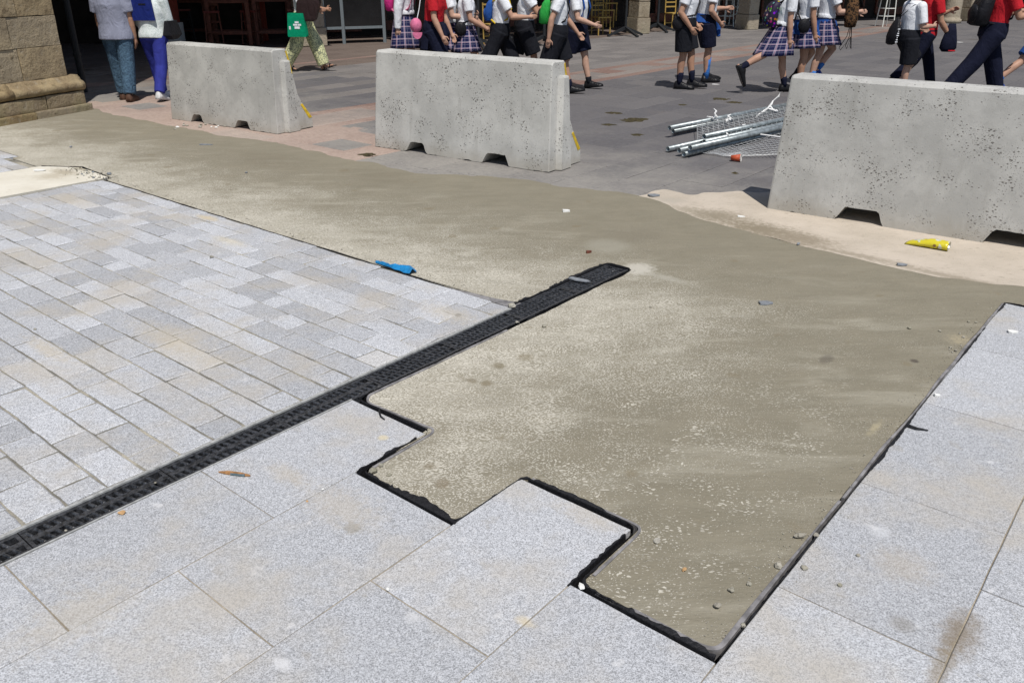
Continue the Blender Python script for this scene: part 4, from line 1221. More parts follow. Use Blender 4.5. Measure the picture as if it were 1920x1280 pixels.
# ------------------------------------------------------------------ litter
def lathe(bm, prof, n=20):
    loft(bm, [[Vector((math.cos(2 * math.pi * i / n) * r, math.sin(2 * math.pi * i / n) * r, z)) for i in range(n)] for r, z in prof])
M['cup'] = plain('orange_cup', (.46, .085, .035), .5, var=.1); M['cup_in'] = plain('cup_rim', (.75, .72, .68), .5, var=.05)
cup = empty('paper_cup', ground(1379, 303, PLZ) + Vector((0, 0, .036))); tag(cup, 'orange paper cup lying on its side below the fence tubes', 'cup')
R3 = (Matrix.Rotation(math.radians(-25), 3, 'Z') @ Matrix.Rotation(math.radians(86), 3, 'Y')).to_4x4()
bm = bmesh.new(); lathe(bm, [(.024, -.045), (.035, .045), (.0335, .045), (.022, -.040)]); bmesh.ops.transform(bm, matrix=R3, verts=bm.verts); mesh_obj('cup_body', bm, M['cup'], cup, smooth=True)
bm = bmesh.new(); lathe(bm, [(.0345, .0455), (.037, .0455), (.037, .049), (.0345, .049), (.0345, .0455)]); bmesh.ops.transform(bm, matrix=R3, verts=bm.verts); mesh_obj('rim', bm, M['cup_in'], cup, smooth=True)

# crisp packet: flattened tube, sealed at one end, open at the other
t = NT('snack_packet'); 
n = t.noise(16, 2, .5, vec=t.mapping((1.4, 1, 1)))
sp = t.voronoi(21)
c = t.mix(t.ramp(sp, .26, .18), (.60, .52, .025), (.22, .13, .03))
c = t.mix(t.ramp(n, .60, .66, 0, .85), c, (.55, .60, .55))
M['packet'] = t.done(c, .32, t.bump(t.noise(60, 3), .35, .008), spec=.5)
M['foil'] = plain('packet_foil', (.55, .56, .57), .3, metal=.8, var=.2)
pc = ground(1737, 463, -.008); e_ = (ground(1777, 470, -.008) - ground(1697, 456, -.008)); Lp = e_.length; e_.normalize(); w_ = Vector((-e_.y, e_.x, 0))
pk = empty('snack_packet', pc); tag(pk, 'empty yellow snack packet lying open in front of the right barrier', 'packet')
bm = bmesh.new(); rr = []
for i in range(15):
    u = i / 14
    wdt = .046 * (1 - .06 * u) * (.70 + .30 * min(1, u * 3.0)); hgt = .003 + .027 * min(1, u * 1.6) ** .6
    off = e_ * (Lp * (u - .5))
    rr.append([off + w_ * (math.cos(2 * math.pi * k / 18) * wdt) + Vector((0, 0, hgt * 1.02 + math.sin(2 * math.pi * k / 18) * hgt * (1 + .25 * n3(i * .6, k * .9, 2)))) for k in range(18)])
loft(bm, rr, caps=False)
o = mesh_obj('wrapper', bm, M['packet'], pk, smooth=True)
md = o.modifiers.new('s', 'SOLIDIFY'); md.thickness = .0012; md.offset = -1
bm = bmesh.new(); loft(bm, [[p_ * 1.0 + (p_ - (rr[14][0] + rr[14][9]) / 2) * .02 + e_ * .002 for p_ in rr[14]], [((rr[14][0] + rr[14][9]) / 2) + (p_ - (rr[14][0] + rr[14][9]) / 2) * .90 - e_ * .004 for p_ in rr[14]], [((rr[12][0] + rr[12][9]) / 2) + (p_ - (rr[12][0] + rr[12][9]) / 2) * .90 for p_ in rr[12]]], caps=False)
mesh_obj('foil_lining', bm, M['foil'], pk, smooth=True)

M['blue_film'] = plain('blue_plastic_film', (.015, .20, .46), .35, var=.25, scale=25)
blue = bmesh.new()
cols_ = []
for i in range(13):
    u = i / 12
    g0 = ground(706 + 64 * u, 492 + 23 * u, 0) - EB * .012
    wd = .030 + .060 * max(0, math.sin(max(0, u - .42) / .58 * 2.6)) + .012 * n3(i * .8, 1.1, 3)
    if abs(u - .42) < .06: wd *= .55
    row = []
    for j in range(7):
        v = j / 6
        z = .003 + (.010 + .018 * u) * abs(math.sin(v * 3.1 + .6 * n3(i * .7, j, 2))) * (1 + .6 * n3(i * 1.3, j * 1.1, 5))
        p_ = g0 + EB * wd * v * (1 + .25 * n3(i * 1.9, 4.4, j * .2)); p_.z = max(.0015, z)
        row.append(blue.verts.new(p_))
    cols_.append(row)
for i in range(12):
    for j in range(6): blue.faces.new((cols_[i][j], cols_[i + 1][j], cols_[i + 1][j + 1], cols_[i][j + 1]))
r = bmesh.ops.extrude_face_region(blue, geom=blue.faces[:])
for v in r['geom']:
    if isinstance(v, bmesh.types.BMVert): v.co.z += .0012
tag(mesh_obj('plastic_film', blue, M['blue_film']), 'crumpled blue plastic film caught on the sett edge', 'plastic')

M['wood_chip'] = plain('wood_chip', (.33, .17, .07), .8, var=.3, scale=60); M['blue_grey'] = plain('slate_chip', (.10, .14, .16), .8, var=.3)
bm = bmesh.new(); a_, b_ = ground(410, 884, .006), ground(469, 891, .006); tube_path(bm, [a_, a_.lerp(b_, .3), a_.lerp(b_, .7), b_], .008, 6, [.3, 1, 1, .4])
wc = tag(mesh_obj('wood_splinter', bm, M['wood_chip']), 'brown wood splinter lying on the slab below the drain', 'wood')
bm = bmesh.new(); tube_path(bm, [a_.lerp(b_, .35) - EA * -.008, a_.lerp(b_, .8) - EA * -.007], .006, 6); mesh_obj('bark', bm, M['blue_grey'], wc)
M['pebble'] = m_stone('pebble_stone', ((.30, .28, .235), (.40, .375, .32), (.48, .46, .41))); M['ochre'] = plain('ochre_pebble', (.50, .31, .15), .8, var=.15); M['chip_white'] = plain('white_chip', (.72, .72, .70), .7, var=.05); M['slate'] = plain('grey_shard', (.20, .215, .235), .7, var=.15)
def pebble(px, py, r, label, mat='pebble', group='crumbs of mortar and stone', sq=(1, 1, .6), z=None, name='pebble'):
    g0 = ground(px, py, 0); aa, bb2 = toAB(g0)
    z0 = -.004 if z is None else z
    bm = bmesh.new(); bmesh.ops.create_icosphere(bm, subdivisions=2, radius=1)
    sd = rnd(0, 50); ang = rnd(0, 3.1)
    for v in bm.verts:
        k = 1 + .45 * mn.noise(v.co * 1.3 + Vector((sd, 0, 0)))
        p_ = Matrix.Rotation(ang, 3, 'Z') @ Vector((v.co.x * sq[0] * k, v.co.y * sq[1] * k, v.co.z * sq[2] * k)) * r
        v.co = p_
    zm = min(v.co.z for v in bm.verts)
    o = mesh_obj(name, bm, M[mat]); o.location = (g0.x, g0.y, z0 - zm)
    return tag(o, label, 'pebble', group)
pebble(1500, 1006, .016, 'elongated mortar crumb at the right edge of the mortar', sq=(.6, 1.3, .6))
pebble(1530, 1003, .010, 'small crumb perched on the right edging strip')
pebble(1459, 1061, .012, 'squarish crumb near the right edging strip', sq=(1, .9, .7))
pebble(1508, 1066, .010, 'pale crumb on the slab just right of the edging', z=0)
pebble(1405, 1094, .008, 'round crumb in the near corner of the mortar'); pebble(1371, 1106, .010, 'crumb left of the round one in the near corner'); pebble(1345, 1136, .012, 'largest crumb in the near corner of the mortar')
pebble(1393, 1171, .008, 'crumb lying in the joint near the lowest corner')
pebble(1469, 999, .004, 'tiny crumb above the elongated one'); pebble(1463, 1043, .004, 'tiny crumb above the squarish one'); pebble(1609, 1042, .007, 'brown pebble alone on the right hand slab', z=0); pebble(1574, 1098, .007, 'grey pebble on the right hand slab', z=0)
pebble(1283, 1067, .010, 'orange pebble lying on the mortar', 'ochre', sq=(1, .6, .45), name='orange_pebble')
pebble(1232, 1013, .014, 'flat pinkish crumb near the jutting slab corner', sq=(1.2, .8, .3)); pebble(1090, 1101, .012, 'white crumb at the tip of the second step', 'chip_white', sq=(1.2, .7, .5))
pebble(727, 1105, .007, 'white chip lying on a slab joint', 'chip_white', sq=(1.3, .7, .4), z=0); pebble(700, 884, .016, 'broken lump of mortar at the first step corner'); pebble(714, 872, .010, 'smaller lump beside the first step corner'); pebble(730, 889, .009, 'flat crumb inside the first step', sq=(1.3, .8, .3))
pebble(229, 963, .012, 'orange brown stone chip on the slab beside the drain', 'ochre', sq=(1.2, .7, .5), z=0, name='stone_chip'); pebble(291, 904, .0045, 'cream crumb on the drain grate', 'pebble', z=-.004)
pebble(123, 993, .0045, 'grey crumb between the grate bars', 'pebble', z=-.004); pebble(1220, 575, .007, 'dark crumb in the mortar right of the drain'); pebble(1705, 615, .010, 'crumb near the far right of the mortar'); pebble(1762, 620, .008, 'crumb beside the straw patch')
pebble(960, 575, .022, 'crumbled mortar lump at the drain elbow'); pebble(1020, 612, .012, 'pale lump against the drain side'); pebble(970, 605, .010, 'small lump left against the drain')
pebble(576, 940, .0045, 'tiny yellow crumb on the slab', 'ochre', z=0); pebble(605, 918, .0045, 'tiny white crumb on the slab', 'chip_white', z=0)
pebble(66, 618 - 0, .007, 'brown crumb among the setts', z=0); pebble(397, 483, .012, 'brown crumb on a far sett', z=0)
pebble(462, 324, .012, 'dark crumb on the mortar below the first barrier', 'slate'); pebble(133, 276, .014, 'dark crumb on the mortar near the pillar', 'slate'); pebble(1497, 458, .018, 'dark twig crumb on the slurry edge', 'slate', sq=(1.2, .5, .5))
pebble(205, 327, .02, 'dark clod beside the pale concrete strip', 'slate')
for i in range(14):
    pebble(rnd(145, 200), rnd(318, 338), rnd(.006, .013), 'black and tan crumb heaped at the sett field corner', 'pebble' if i % 2 else 'slate', 'crumbs heaped at the sett field corner')
for i in range(16):
    pebble(rnd(318, 440), 229 + rnd(0, 10) + i * .25, rnd(.010, .024), 'small rubble under the barrier by the pillar', 'pebble' if i % 5 else 'chip_white', 'rubble under the barrier by the pillar', z=PLZ)
for i in range(10):
    t_ = rnd(0, 1); pebble(1790 + 50 * (1 - t_) + rnd(-25, 5), 600 + 70 * t_ - 10, rnd(.004, .008), 'crumb scattered along the far right edging', 'pebble', 'crumbs along the far right edging')
# fine grit shed along the joints: far too many grains to count
bm = bmesh.new()
def grain(a, b, r, z=-.003):
    c_ = W(a, b, z); vs_ = [bm.verts.new(c_ + Vector((rnd(-1, 1), rnd(-1, 1), rnd(-.2, .9))) * r) for _ in range(5)]
    for f_ in ((0, 1, 2), (0, 2, 3), (0, 3, 4), (0, 4, 1), (1, 2, 3), (1, 3, 4)):
        bm.faces.new([vs_[k] for k in f_])
for i in range(420):
    b_ = rnd(-.3, 3.0); grain(1.885 - abs(RNG.gauss(0, .045)), b_, rnd(.0015, .0045))
for i in range(90): grain(1.905 + abs(RNG.gauss(0, .05)), rnd(-.4, 2.6), rnd(.0012, .003), .001)
for i in range(260): grain(rnd(-4.7, -.3), 1.28 + abs(RNG.gauss(0, .05)), rnd(.003, .008))
for i in range(120): grain(rnd(-4.7, -.3), 1.24 - abs(RNG.gauss(0, .03)), rnd(.002, .005), .001)
for i in range(200): grain(rnd(.03, 1.85), rnd(-.32, 2.6), rnd(.0012, .0035))
for i in range(160): grain(.035 + abs(RNG.gauss(0, .03)), rnd(.1, 2.2), rnd(.0015, .005))
for i in range(110): grain(-.185 - abs(RNG.gauss(0, .03)), rnd(1.35, 2.25), rnd(.002, .006))
for i in range(160): grain(rnd(-5.5, -4.7), 1.30 + RNG.gauss(0, .06), rnd(.004, .012), -.001)
for i in range(120):
    a_, b_ = RNG.choice(((.49, -.30), (.93, -.32), (1.45, -.30), (1.0, .03), (.08, .05), (1.86, -.28))); grain(a_ + RNG.gauss(0, .05), b_ + abs(RNG.gauss(0, .04)), rnd(.0015, .004))
o = mesh_obj('grit', bm, M['pebble']); o["kind"] = "stuff"; o["label"] = 'fine grit scattered along the edges of the mortar'
def shard(px, py, L, w, rz, label, mat='slate', h=.006, z=-.004):
    g0 = ground(px, py, z); bm = bmesh.new()
    base = [(-.5, -.3), (-.2, -.5), (.35, -.45), (.5, -.1), (.3, .5), (-.4, .42)]
    R3 = Matrix.Rotation(rz, 3, 'Z')
    loft(bm, [[R3 @ Vector((x * L + rnd(-.1, .1) * w, y * w, z_ + (.006 if x < -.3 and z_ else 0))) for x, y in base] for z_ in (0, h)])
    o = mesh_obj('shard', bm, M[mat]); o.location = g0 + Vector((0, 0, .0005))
    return tag(o, label, 'shard', 'flat shards lying about')
shard(1436, 569, .085, .05, .3, 'torn grey shard alone on the mortar right of the drain')
shard(1691, 497, .07, .035, .1, 'grey shard on the slurry edge below the yellow packet')
shard(1226, 367, .10, .07, .4, 'slate shard on the slurry edge left of the right barrier')
shard(387, 272, .14, .03, .1, 'dark slate sliver on the mortar below the first barrier')
shard(1087, 526, .14, .035, -.45, 'grey plastic strip lying across the drain grate', z=.001)
shard(1898, 623, .055, .03, .1, 'white chip at the far right on the slab', 'chip_white', z=0); shard(1757, 742, .03, .015, .2, 'small white chip beside the right edging', 'chip_white', z=0)
shard(75, 320, .10, .05, .2, 'white chip beside the pale concrete strip', 'chip_white', z=0); shard(1062, 397, .06, .035, .3, 'pale wrapper scrap in the middle of the mortar', 'chip_white', h=.012); shard(1390, 407, .06, .025, 0, 'white scrap on the slurry', 'chip_white', z=-.008)
shard(1104, 474, .045, .02, .7, 'brown bent scrap near the drain end', 'dark_wood', h=.012)
shard(1800, 80, .16, .04, 0, 'white paper scrap on the plaza right of the boy with drawstring bag', 'chip_white', z=PLZ); shard(1342, 159, .12, .03, 0, 'white paper scrap near the boy in blue socks', 'chip_white', z=PLZ)
# low weedy dirt patches on the old paving
t = NT('weedy_dirt'); n = t.noise(30, 4, .7); M['weed'] = t.done(t.mix(t.ramp(n, .35, .65), (.030, .023, .012), (.075, .062, .027)), .95, t.bump(n, .8, .02))
for px, py, w, h in ((1190, 225, .36, .22), (1150, 212, .20, .1), (1350, 186, .26, .16), (1375, 192, .24, .1), (1280, 197, .14, .08), (1195, 253, .16, .08), (1140, 234, .2, .07), (1378, 325, .07, .04), (690, 290, .22, .09)):
    g0 = ground(px, py, PLZ); bm = bmesh.new(); bmesh.ops.create_grid(bm, x_segments=14, y_segments=10, size=1)
    sd = rnd(0, 30)
    for v in bm.verts:
        x, y = v.co.x, v.co.y; rr_ = math.hypot(x, y)
        kk = 1 + .5 * n3(x * 2 + sd, y * 2, 1)
        v.co = Vector((x * w / 2 * kk * 1.25, y * h / 2 * kk * 2.1, .014 * max(0, 1 - rr_) * (1 + n3(x * 6, y * 6, sd)) - .004))
    o = mesh_obj('dirt_patch', bm, M['weed'], smooth=True); o.location = g0; o["kind"] = "stuff"; o["label"] = 'weedy brown dirt patch on the old paving'; o["category"] = 'dirt'


# ------------------------------------------------------------------ people
def cloth(name, col, rough=.85, fold=.5, col2=None, scale=9):
    t = NT(name)
    n = t.noise(scale, 4, .6, vec=t.mapping((1, 1, .6)), dist=.8); f = t.noise(300, 1)
    c = t.mix(t.ramp(n, .3, .7), tuple(v * .88 for v in col), tuple(min(1, v * 1.08) for v in col))
    if col2: c = t.mix(t.ramp(t.noise(26 if scale != 5 else 75, 3, .6, dist=1.4), .47, .53), c, col2)
    return t.done(c, rough, t.bump(n, fold, .05), spec=.15)
C = {'white': cloth('white_polo', (.76, .78, .82)), 'red': cloth('red_tee', (.50, .018, .028)), 'black': cloth('black_shorts', (.012, .013, .018)), 'navy': cloth('navy_cloth', (.008, .010, .026)),
     'blue': cloth('royal_blue_cloth', (.022, .080, .30)), 'skyblue': cloth('blue_sock', (.045, .17, .50)), 'greyblue': cloth('grey_blue_tee', (.245, .26, .34)), 'jeans': cloth('washed_jeans', (.075, .135, .20), fold=.8, col2=(.05, .09, .14), scale=14),
     'cobalt': cloth('cobalt_trousers', (.030, .038, .24)), 'mint': cloth('mint_print_blouse', (.50, .58, .56), col2=(.72, .75, .76), scale=5), 'zebra': cloth('zebra_print_trousers', (.72, .72, .40), col2=(.27, .29, .19)),
     'pink': cloth('pink_cloth', (.62, .17, .30)), 'hotpink': cloth('hot_pink_cloth', (.55, .03, .20)), 'green': cloth('green_nylon', (.03, .34, .06)), 'teal': cloth('green_tote', (.0, .26, .13)), 'yellow': cloth('yellow_strap', (.60, .42, .02)),
     'bpblack': cloth('black_nylon', (.014, .014, .017), .45), 'leather': cloth('dark_leather', (.035, .022, .022), .4), 'folder': cloth('navy_folder', (.012, .022, .14), .4), 'shoe': cloth('black_shoe', (.012, .012, .014), .35), 'brownshoe': cloth('brown_shoe', (.09, .05, .035), .6),
     'whiteshoe': cloth('white_shoe', (.6, .6, .6), .6), 'blueshoe': cloth('blue_shoe', (.02, .06, .30), .6), 'blackcloth': cloth('black_cloth', (.015, .015, .017)), 'leopard': cloth('leopard_print', (.16, .085, .04), col2=(.02, .014, .010), scale=30), 'print': None}
def m_skin(name, col):
    t = NT(name); n = t.noise(14, 3, .6)
    m = t.done(t.mix(t.ramp(n, .3, .7), tuple(v * .9 for v in col), tuple(v * 1.06 for v in col)), .55, spec=.3)
    return m
SK = [m_skin('skin', c_) for c_ in ((.46, .27, .19), (.40, .225, .15), (.50, .31, .23), (.34, .18, .115))]
HAIR = [plain('hair', c_, .5, var=.3, scale=60) for c_ in ((.05, .028, .015), (.10, .055, .025), (.018, .012, .009))]
def m_plaid():
    t = NT('plaid_skirt')
    uv = t.n.new("ShaderNodeUVMap"); sp = t.n.new("ShaderNodeSeparateXYZ"); t.link(uv.outputs[0], sp.inputs[0])
    def band(s_, period, lo, hi):
        f_ = t.math('FRACT', t.math('MULTIPLY', s_, 1 / period))
        return t.math('MULTIPLY', t.math('GREATER_THAN', f_, lo), t.math('LESS_THAN', f_, hi))
    u, v = sp.outputs[0], sp.outputs[1]
    wu = band(u, .085, .34, .56); wv = band(v, .085, .34, .56)
    c = t.mix(t.math('MULTIPLY', t.math('ADD', wu, wv), .36), (.013, .016, .070), (.64, .62, .74))
    ru = t.math('MAXIMUM', band(u, .085, .44, .50), band(v, .085, .44, .50))
    c = t.mix(t.math('MULTIPLY', ru, .55), c, (.36, .06, .10))
    wt = t.math('MAXIMUM', band(u, .085, .82, .86), band(v, .085, .82, .86))
    c = t.mix(t.math('MULTIPLY', wt, .35), c, (.5, .5, .6))
    return t.done(c, .85, spec=.15)
C['plaid'] = m_plaid()
t = NT('flower_print'); vc = t.n.new("ShaderNodeTexVoronoi"); vc.inputs["Scale"].default_value = 22; t.link(t.pos(), vc.inputs["Vector"])
hs = t.n.new("ShaderNodeHueSaturation"); hs.inputs["Saturation"].default_value = 1.5; hs.inputs["Value"].default_value = .55; t.link(vc.outputs["Color"], hs.inputs["Color"])
C['print'] = t.done(t.mix(t.ramp(vc.outputs["Distance"], .42, .30), (.016, .010, .035), hs.outputs[0]), .6)

def remesh(o, vox, smooth=4):
    md = o.modifiers.new('r', 'REMESH'); md.mode = 'VOXEL'; md.voxel_size = vox; md.use_smooth_shade = True
    if smooth:
        ms = o.modifiers.new('s', 'SMOOTH'); ms.iterations = smooth; ms.factor = .5
PENDING = []
class Person:
    def __init__(self, label, px, py, Y, H, head=0.0, legs=((25, 8, 0), (-22, 18, -20)), arms=((15, 8, 20, 0), (-15, 8, 15, 0)), lean=3.0, skin=0, hair=0, stance=1.0, cut=None):
        if H < 1.6: H *= 1.13
        self.H = H; h = math.radians(head)
        self.F = Vector((math.cos(h), math.sin(h), 0)); self.R = Vector((math.sin(h), -math.cos(h), 0)); self.U = Vector((0, 0, 1))
        g = at(px, py, Y)
        self.base = Vector((g.x, Y, PLZ))
        self.root = empty('person', self.base); tag(self.root, label, 'person', None)
        self.skin = SK[skin]; self.hairm = HAIR[hair]
        self.lean = math.radians(lean)
        sag = lambda a: Vector((math.sin(a), 0, -math.cos(a)))
        self.leg = []
        for side, (th, k, fp) in zip((-1, 1), legs):
            th, k, fp = map(math.radians, (th, k, fp))
            hip = Vector((0, side * .052 * H * stance, 0)); knee = hip + sag(th) * .245 * H; ank = knee + sag(th - k) * .235 * H
            toe = ank + Vector((math.cos(fp), 0, math.sin(fp))) * .115 * H + Vector((0, 0, -.030 * H)); heel = ank - Vector((math.cos(fp), 0, math.sin(fp))) * .028 * H - Vector((0, 0, .034 * H * math.cos(fp)))
            self.leg.append([hip, knee, ank, toe, heel])
        zmin = min(min(l[3].z, l[4].z) for l in self.leg) - .016 * H
        for l in self.leg:
            for i in range(5): l[i] = l[i] - Vector((0, 0, zmin))
        self.hz = self.leg[0][0].z
        self.arm = []
        for side, a in zip((-1, 1), arms):
            fl, ab, el, inn = map(math.radians, a[:4])
            sh = self.tor(.275 * H, side * .108 * H)
            up = Vector((math.sin(fl) * math.cos(ab), side * math.sin(ab), -math.cos(fl) * math.cos(ab)))
            fo = Vector((math.sin(fl + el) * math.cos(inn), -side * math.sin(inn), -math.cos(fl + el) * math.cos(inn)))
            elb = sh + up * .175 * H; wr = elb + fo * .150 * H
            self.arm.append([sh, elb, wr, fo, side])
        self.build_body()
    def tor(self, u, r=0.0, f=0.0):
        """point on the leaning torso, u above the hips"""
        return Vector((math.sin(self.lean) * u + math.cos(self.lean) * f, r, self.hz + math.cos(self.lean) * u - math.sin(self.lean) * f))
    def P(self, v): return self.F * v.x + self.R * v.y + self.U * v.z
    def add(self, name, bm, mat, smooth=True, vox=None, it=4):
        for v in bm.verts: v.co = self.P(v.co)
        o = mesh_obj(name, bm, mat, self.root, smooth=smooth)
        if vox: remesh(o, vox, it); PENDING.append(o)
        return o
    def build_body(self):
        H = self.H; bm = bmesh.new(); T = self.tor
        ellipsoid(bm, T(.02 * H), (.068 * H, .088 * H, .07 * H)); ellipsoid(bm, T(.11 * H), (.058 * H, .078 * H, .09 * H)); ellipsoid(bm, T(.21 * H), (.066 * H, .092 * H, .09 * H))
        capsule(bm, T(.26 * H), T(.33 * H, 0, .008 * H), .034 * H, .030 * H)
        hd = T(.395 * H, 0, .018 * H); self.headc = hd
        ellipsoid(bm, hd, (.058 * H, .047 * H, .064 * H), u=20, v=14); ellipsoid(bm, hd + Vector((.022 * H, 0, -.035 * H)), (.034 * H, .034 * H, .034 * H))
        capsule(bm, hd + Vector((.052 * H, 0, .002 * H)), hd + Vector((.064 * H, 0, -.014 * H)), .006 * H, .009 * H, 8)
        capsule(bm, hd + Vector((.052 * H, -.012 * H, -.033 * H)), hd + Vector((.052 * H, .012 * H, -.033 * H)), .0055 * H, .0055 * H, 8)
        for s_ in (-1, 1): ellipsoid(bm, hd + Vector((-.004 * H, s_ * .047 * H, -.004 * H)), (.012 * H, .006 * H, .018 * H), u=8, v=6)
        for hip, knee, ank, toe, heel in self.leg:
            capsule(bm, hip, hip.lerp(knee, .5), .054 * H, .047 * H); capsule(bm, hip.lerp(knee, .5), knee, .047 * H, .033 * H)
            calf = knee.lerp(ank, .3) - Vector((.008 * H, 0, 0)); capsule(bm, knee, calf, .032 * H, .034 * H); capsule(bm, calf, ank, .034 * H, .0205 * H)
            capsule(bm, heel + Vector((0, 0, .012 * H)), toe - Vector((.010 * H, 0, 0)), .016 * H, .009 * H)
        for sh, elb, wr, fo, side in self.arm:
            capsule(bm, sh, elb, .031 * H, .0245 * H); capsule(bm, elb, elb.lerp(wr, .35), .025 * H, .0262 * H); capsule(bm, elb.lerp(wr, .35), wr, .0262 * H, .0170 * H)
            side_v = Vector((0, 1, 0)) if abs(fo.y) < .8 else Vector((1, 0, 0))
            pn = fo.cross(side_v).normalized(); w_ = pn                      # palm spreads front to back, thumb forward
            nrm = fo.cross(w_).normalized()
            pc_ = wr + fo * .030 * H
            capsule(bm, wr, pc_, .015 * H, .017 * H, 10)
            if w_.x < 0: w_ = -w_
            for k, (o_, l_) in enumerate(((.017, .042), (.0065, .048), (-.0045, .045), (-.0150, .035))):
                b0 = wr + fo * .040 * H + w_ * o_ * H; m0 = b0 + fo * l_ * H * .55 + nrm * .004 * H * side; e0 = m0 + (fo * .8 + nrm * .55 * side + w_ * .0).normalized() * l_ * H * .5
                capsule(bm, wr + fo * .02 * H + w_ * o_ * H * .8, b0, .0075 * H, .0065 * H, 8); capsule(bm, b0, m0, .0062 * H, .0056 * H, 8); capsule(bm, m0, e0, .0056 * H, .0048 * H, 8)
            t0 = wr + fo * .016 * H + w_ * .014 * H; t1 = t0 + (fo * .6 + w_ * .8).normalized() * .026 * H
            capsule(bm, t0, t1, .0075 * H, .0065 * H, 8); capsule(bm, t1, t1 + (fo * .95 + w_ * .2).normalized() * .022 * H, .0064 * H, .005 * H, 8)
        self.add('body', bm, self.skin, True, .0075, 3)
        bm = bmesh.new()
        ellipsoid(bm, hd + Vector((-.010 * H, 0, .010 * H)), (.060 * H, .053 * H, .062 * H), u=20, v=14)
        for v in list(bm.verts):
            if v.co.x > hd.x + .030 * H and v.co.z < hd.z + .030 * H: v.co.x = hd.x + .018 * H
        self.add('hair', bm, self.hairm)
        for s_ in (-1, 1):
            bm = bmesh.new(); ellipsoid(bm, hd + Vector((.050 * H, s_ * .019 * H, .004 * H)), (.007 * H, .008 * H, .006 * H), u=10, v=6); self.add('eye', bm, HAIR[2])
    def ring(self, u, w, d, n=28, c=(0, 0)):
        return [self.tor(u, math.cos(2 * math.pi * i / n) * w + c[1], math.sin(2 * math.pi * i / n) * d + c[0]) for i in range(n)]
    def top(self, mat, hem=-.03, sleeve=.62, bulk=1.10, name='shirt', long=False):
        H = self.H; bm = bmesh.new(); k = H * bulk
        sec = [(hem, .104, .080), (hem + .03, .103, .080), (.06, .096, .072), (.13, .098, .073), (.20, .106, .076), (.25, .104, .068), (.285, .082, .052), (.305, .045, .040), (.312, .040, .036)]
        loft(bm, [self.ring(u * H, w * k, d * k) for u, w, d in sec])
        for sh, elb, wr, fo, side in self.arm:
            if long: cone(bm, sh, elb, .044 * k, .035 * k, 16); capsule(bm, elb, elb + fo * .002, .035 * k, .035 * k); cone(bm, elb, wr, .034 * k, .025 * k, 16)
            else: cone(bm, sh, sh.lerp(elb, sleeve), .043 * k, .041 * k, 16)
            ellipsoid(bm, sh, (.043 * k, .043 * k, .043 * k))
        o = self.add(name, bm, mat, True, .010, 3)
        # collar and cuffs
        bm = bmesh.new(); loft(bm, [self.ring(.296 * H, .052 * k, .050 * k), self.ring(.325 * H, .040 * k, .040 * k), self.ring(.322 * H, .036 * k, .036 * k), self.ring(.294 * H, .046 * k, .044 * k)], caps=False); self.add('collar', bm, mat)
        return o
    def shorts(self, mat, t=.85, wide=1.0, waist=.075, name='shorts', to_ankle=False, flare=1.0):
        H = self.H; bm = bmesh.new(); k = H * wide * 1.08
        loft(bm, [self.ring(waist * H, .094 * k, .070 * k), self.ring(.02 * H, .104 * k, .080 * k), self.ring(-.035 * H, .100 * k, .078 * k), self.ring(-.06 * H, .07 * k, .05 * k)])
        for hip, knee, ank, toe, heel in self.leg:
            h2 = hip + Vector((0, math.copysign(.004 * H, hip.y), 0))
            if to_ankle:
                cone(bm, h2, h2.lerp(knee, .55), .064 * k, .056 * k, 16); cone(bm, h2.lerp(knee, .55), knee, .056 * k, .047 * k * flare, 16); capsule(bm, knee, knee + Vector((0, 0, -.002)), .047 * k * flare, .047 * k * flare, 16)
                cone(bm, knee, knee.lerp(ank, .97), .047 * k * flare, .040 * k * flare, 16)
            else: cone(bm, h2, h2.lerp(knee, t), .066 * k, .062 * k, 16)
        return self.add(name, bm, mat, True, .010, 3)
    def skirt(self, length=.27, top=.085):
        H = self.H; n = 72; rows = 9
        zh = self.hz - (length - top) * H + .0
        fs = []
        for hip, knee, ank, toe, heel in self.leg:
            t = min(1.0, max(0.0, (self.hz - zh) / max(.01, self.hz - knee.z))); p_ = hip.lerp(knee, t); fs += [p_.x - .055 * H, p_.x + .055 * H]
        fmin, fmax = min(fs + [-.11 * H]), max(fs + [.11 * H])
        bm = bmesh.new(); uvl = bm.loops.layers.uv.new('UVMap'); vr = []
        for j in range(rows):
            t = j / (rows - 1); z = top * H + (-length * H) * t
            hw = (.092 + .060 * t ** .8) * H; c_ = (fmin + fmax) / 2 * t ** 1.2; hd_ = .068 * H + ((fmax - fmin) / 2 + .012 * H - .068 * H) * t ** .8
            row = []
            for i in range(n):
                a = 2 * math.pi * i / n
                pl = 1 + (.055 * t) * (1 if i % 4 < 2 else -1) * (.6 + .4 * math.sin(i * 1.7)) + .05 * t * math.sin(3 * a + self.H * 9)
                x_ = c_ + math.sin(a) * hd_ * pl; y_ = math.cos(a) * hw * pl
                b_ = self.tor(0.0) ; lean_dx = math.sin(self.lean) * z if z > 0 else 0
                row.append(bm.verts.new(Vector((x_ + lean_dx, y_, self.hz + z + .006 * H * t * math.sin(2 * a + 1)))))
            vr.append(row)
        for j in range(rows - 1):
            for i in range(n):
                k = (i + 1) % n
                f_ = bm.faces.new((vr[j][i], vr[j][k], vr[j + 1][k], vr[j + 1][i]))
                for lp, (ii, jj) in zip(f_.loops, ((i, j), (i + 1, j), (i + 1, j + 1), (i, j + 1))): lp[uvl].uv = (ii / n * .85, jj / (rows - 1) * length * H)
        o = self.add('skirt', bm, C['plaid'], False)
        md = o.modifiers.new('t', 'SOLIDIFY'); md.thickness = .005; PENDING.append(o)
        self.waistband(C['navy'], top)
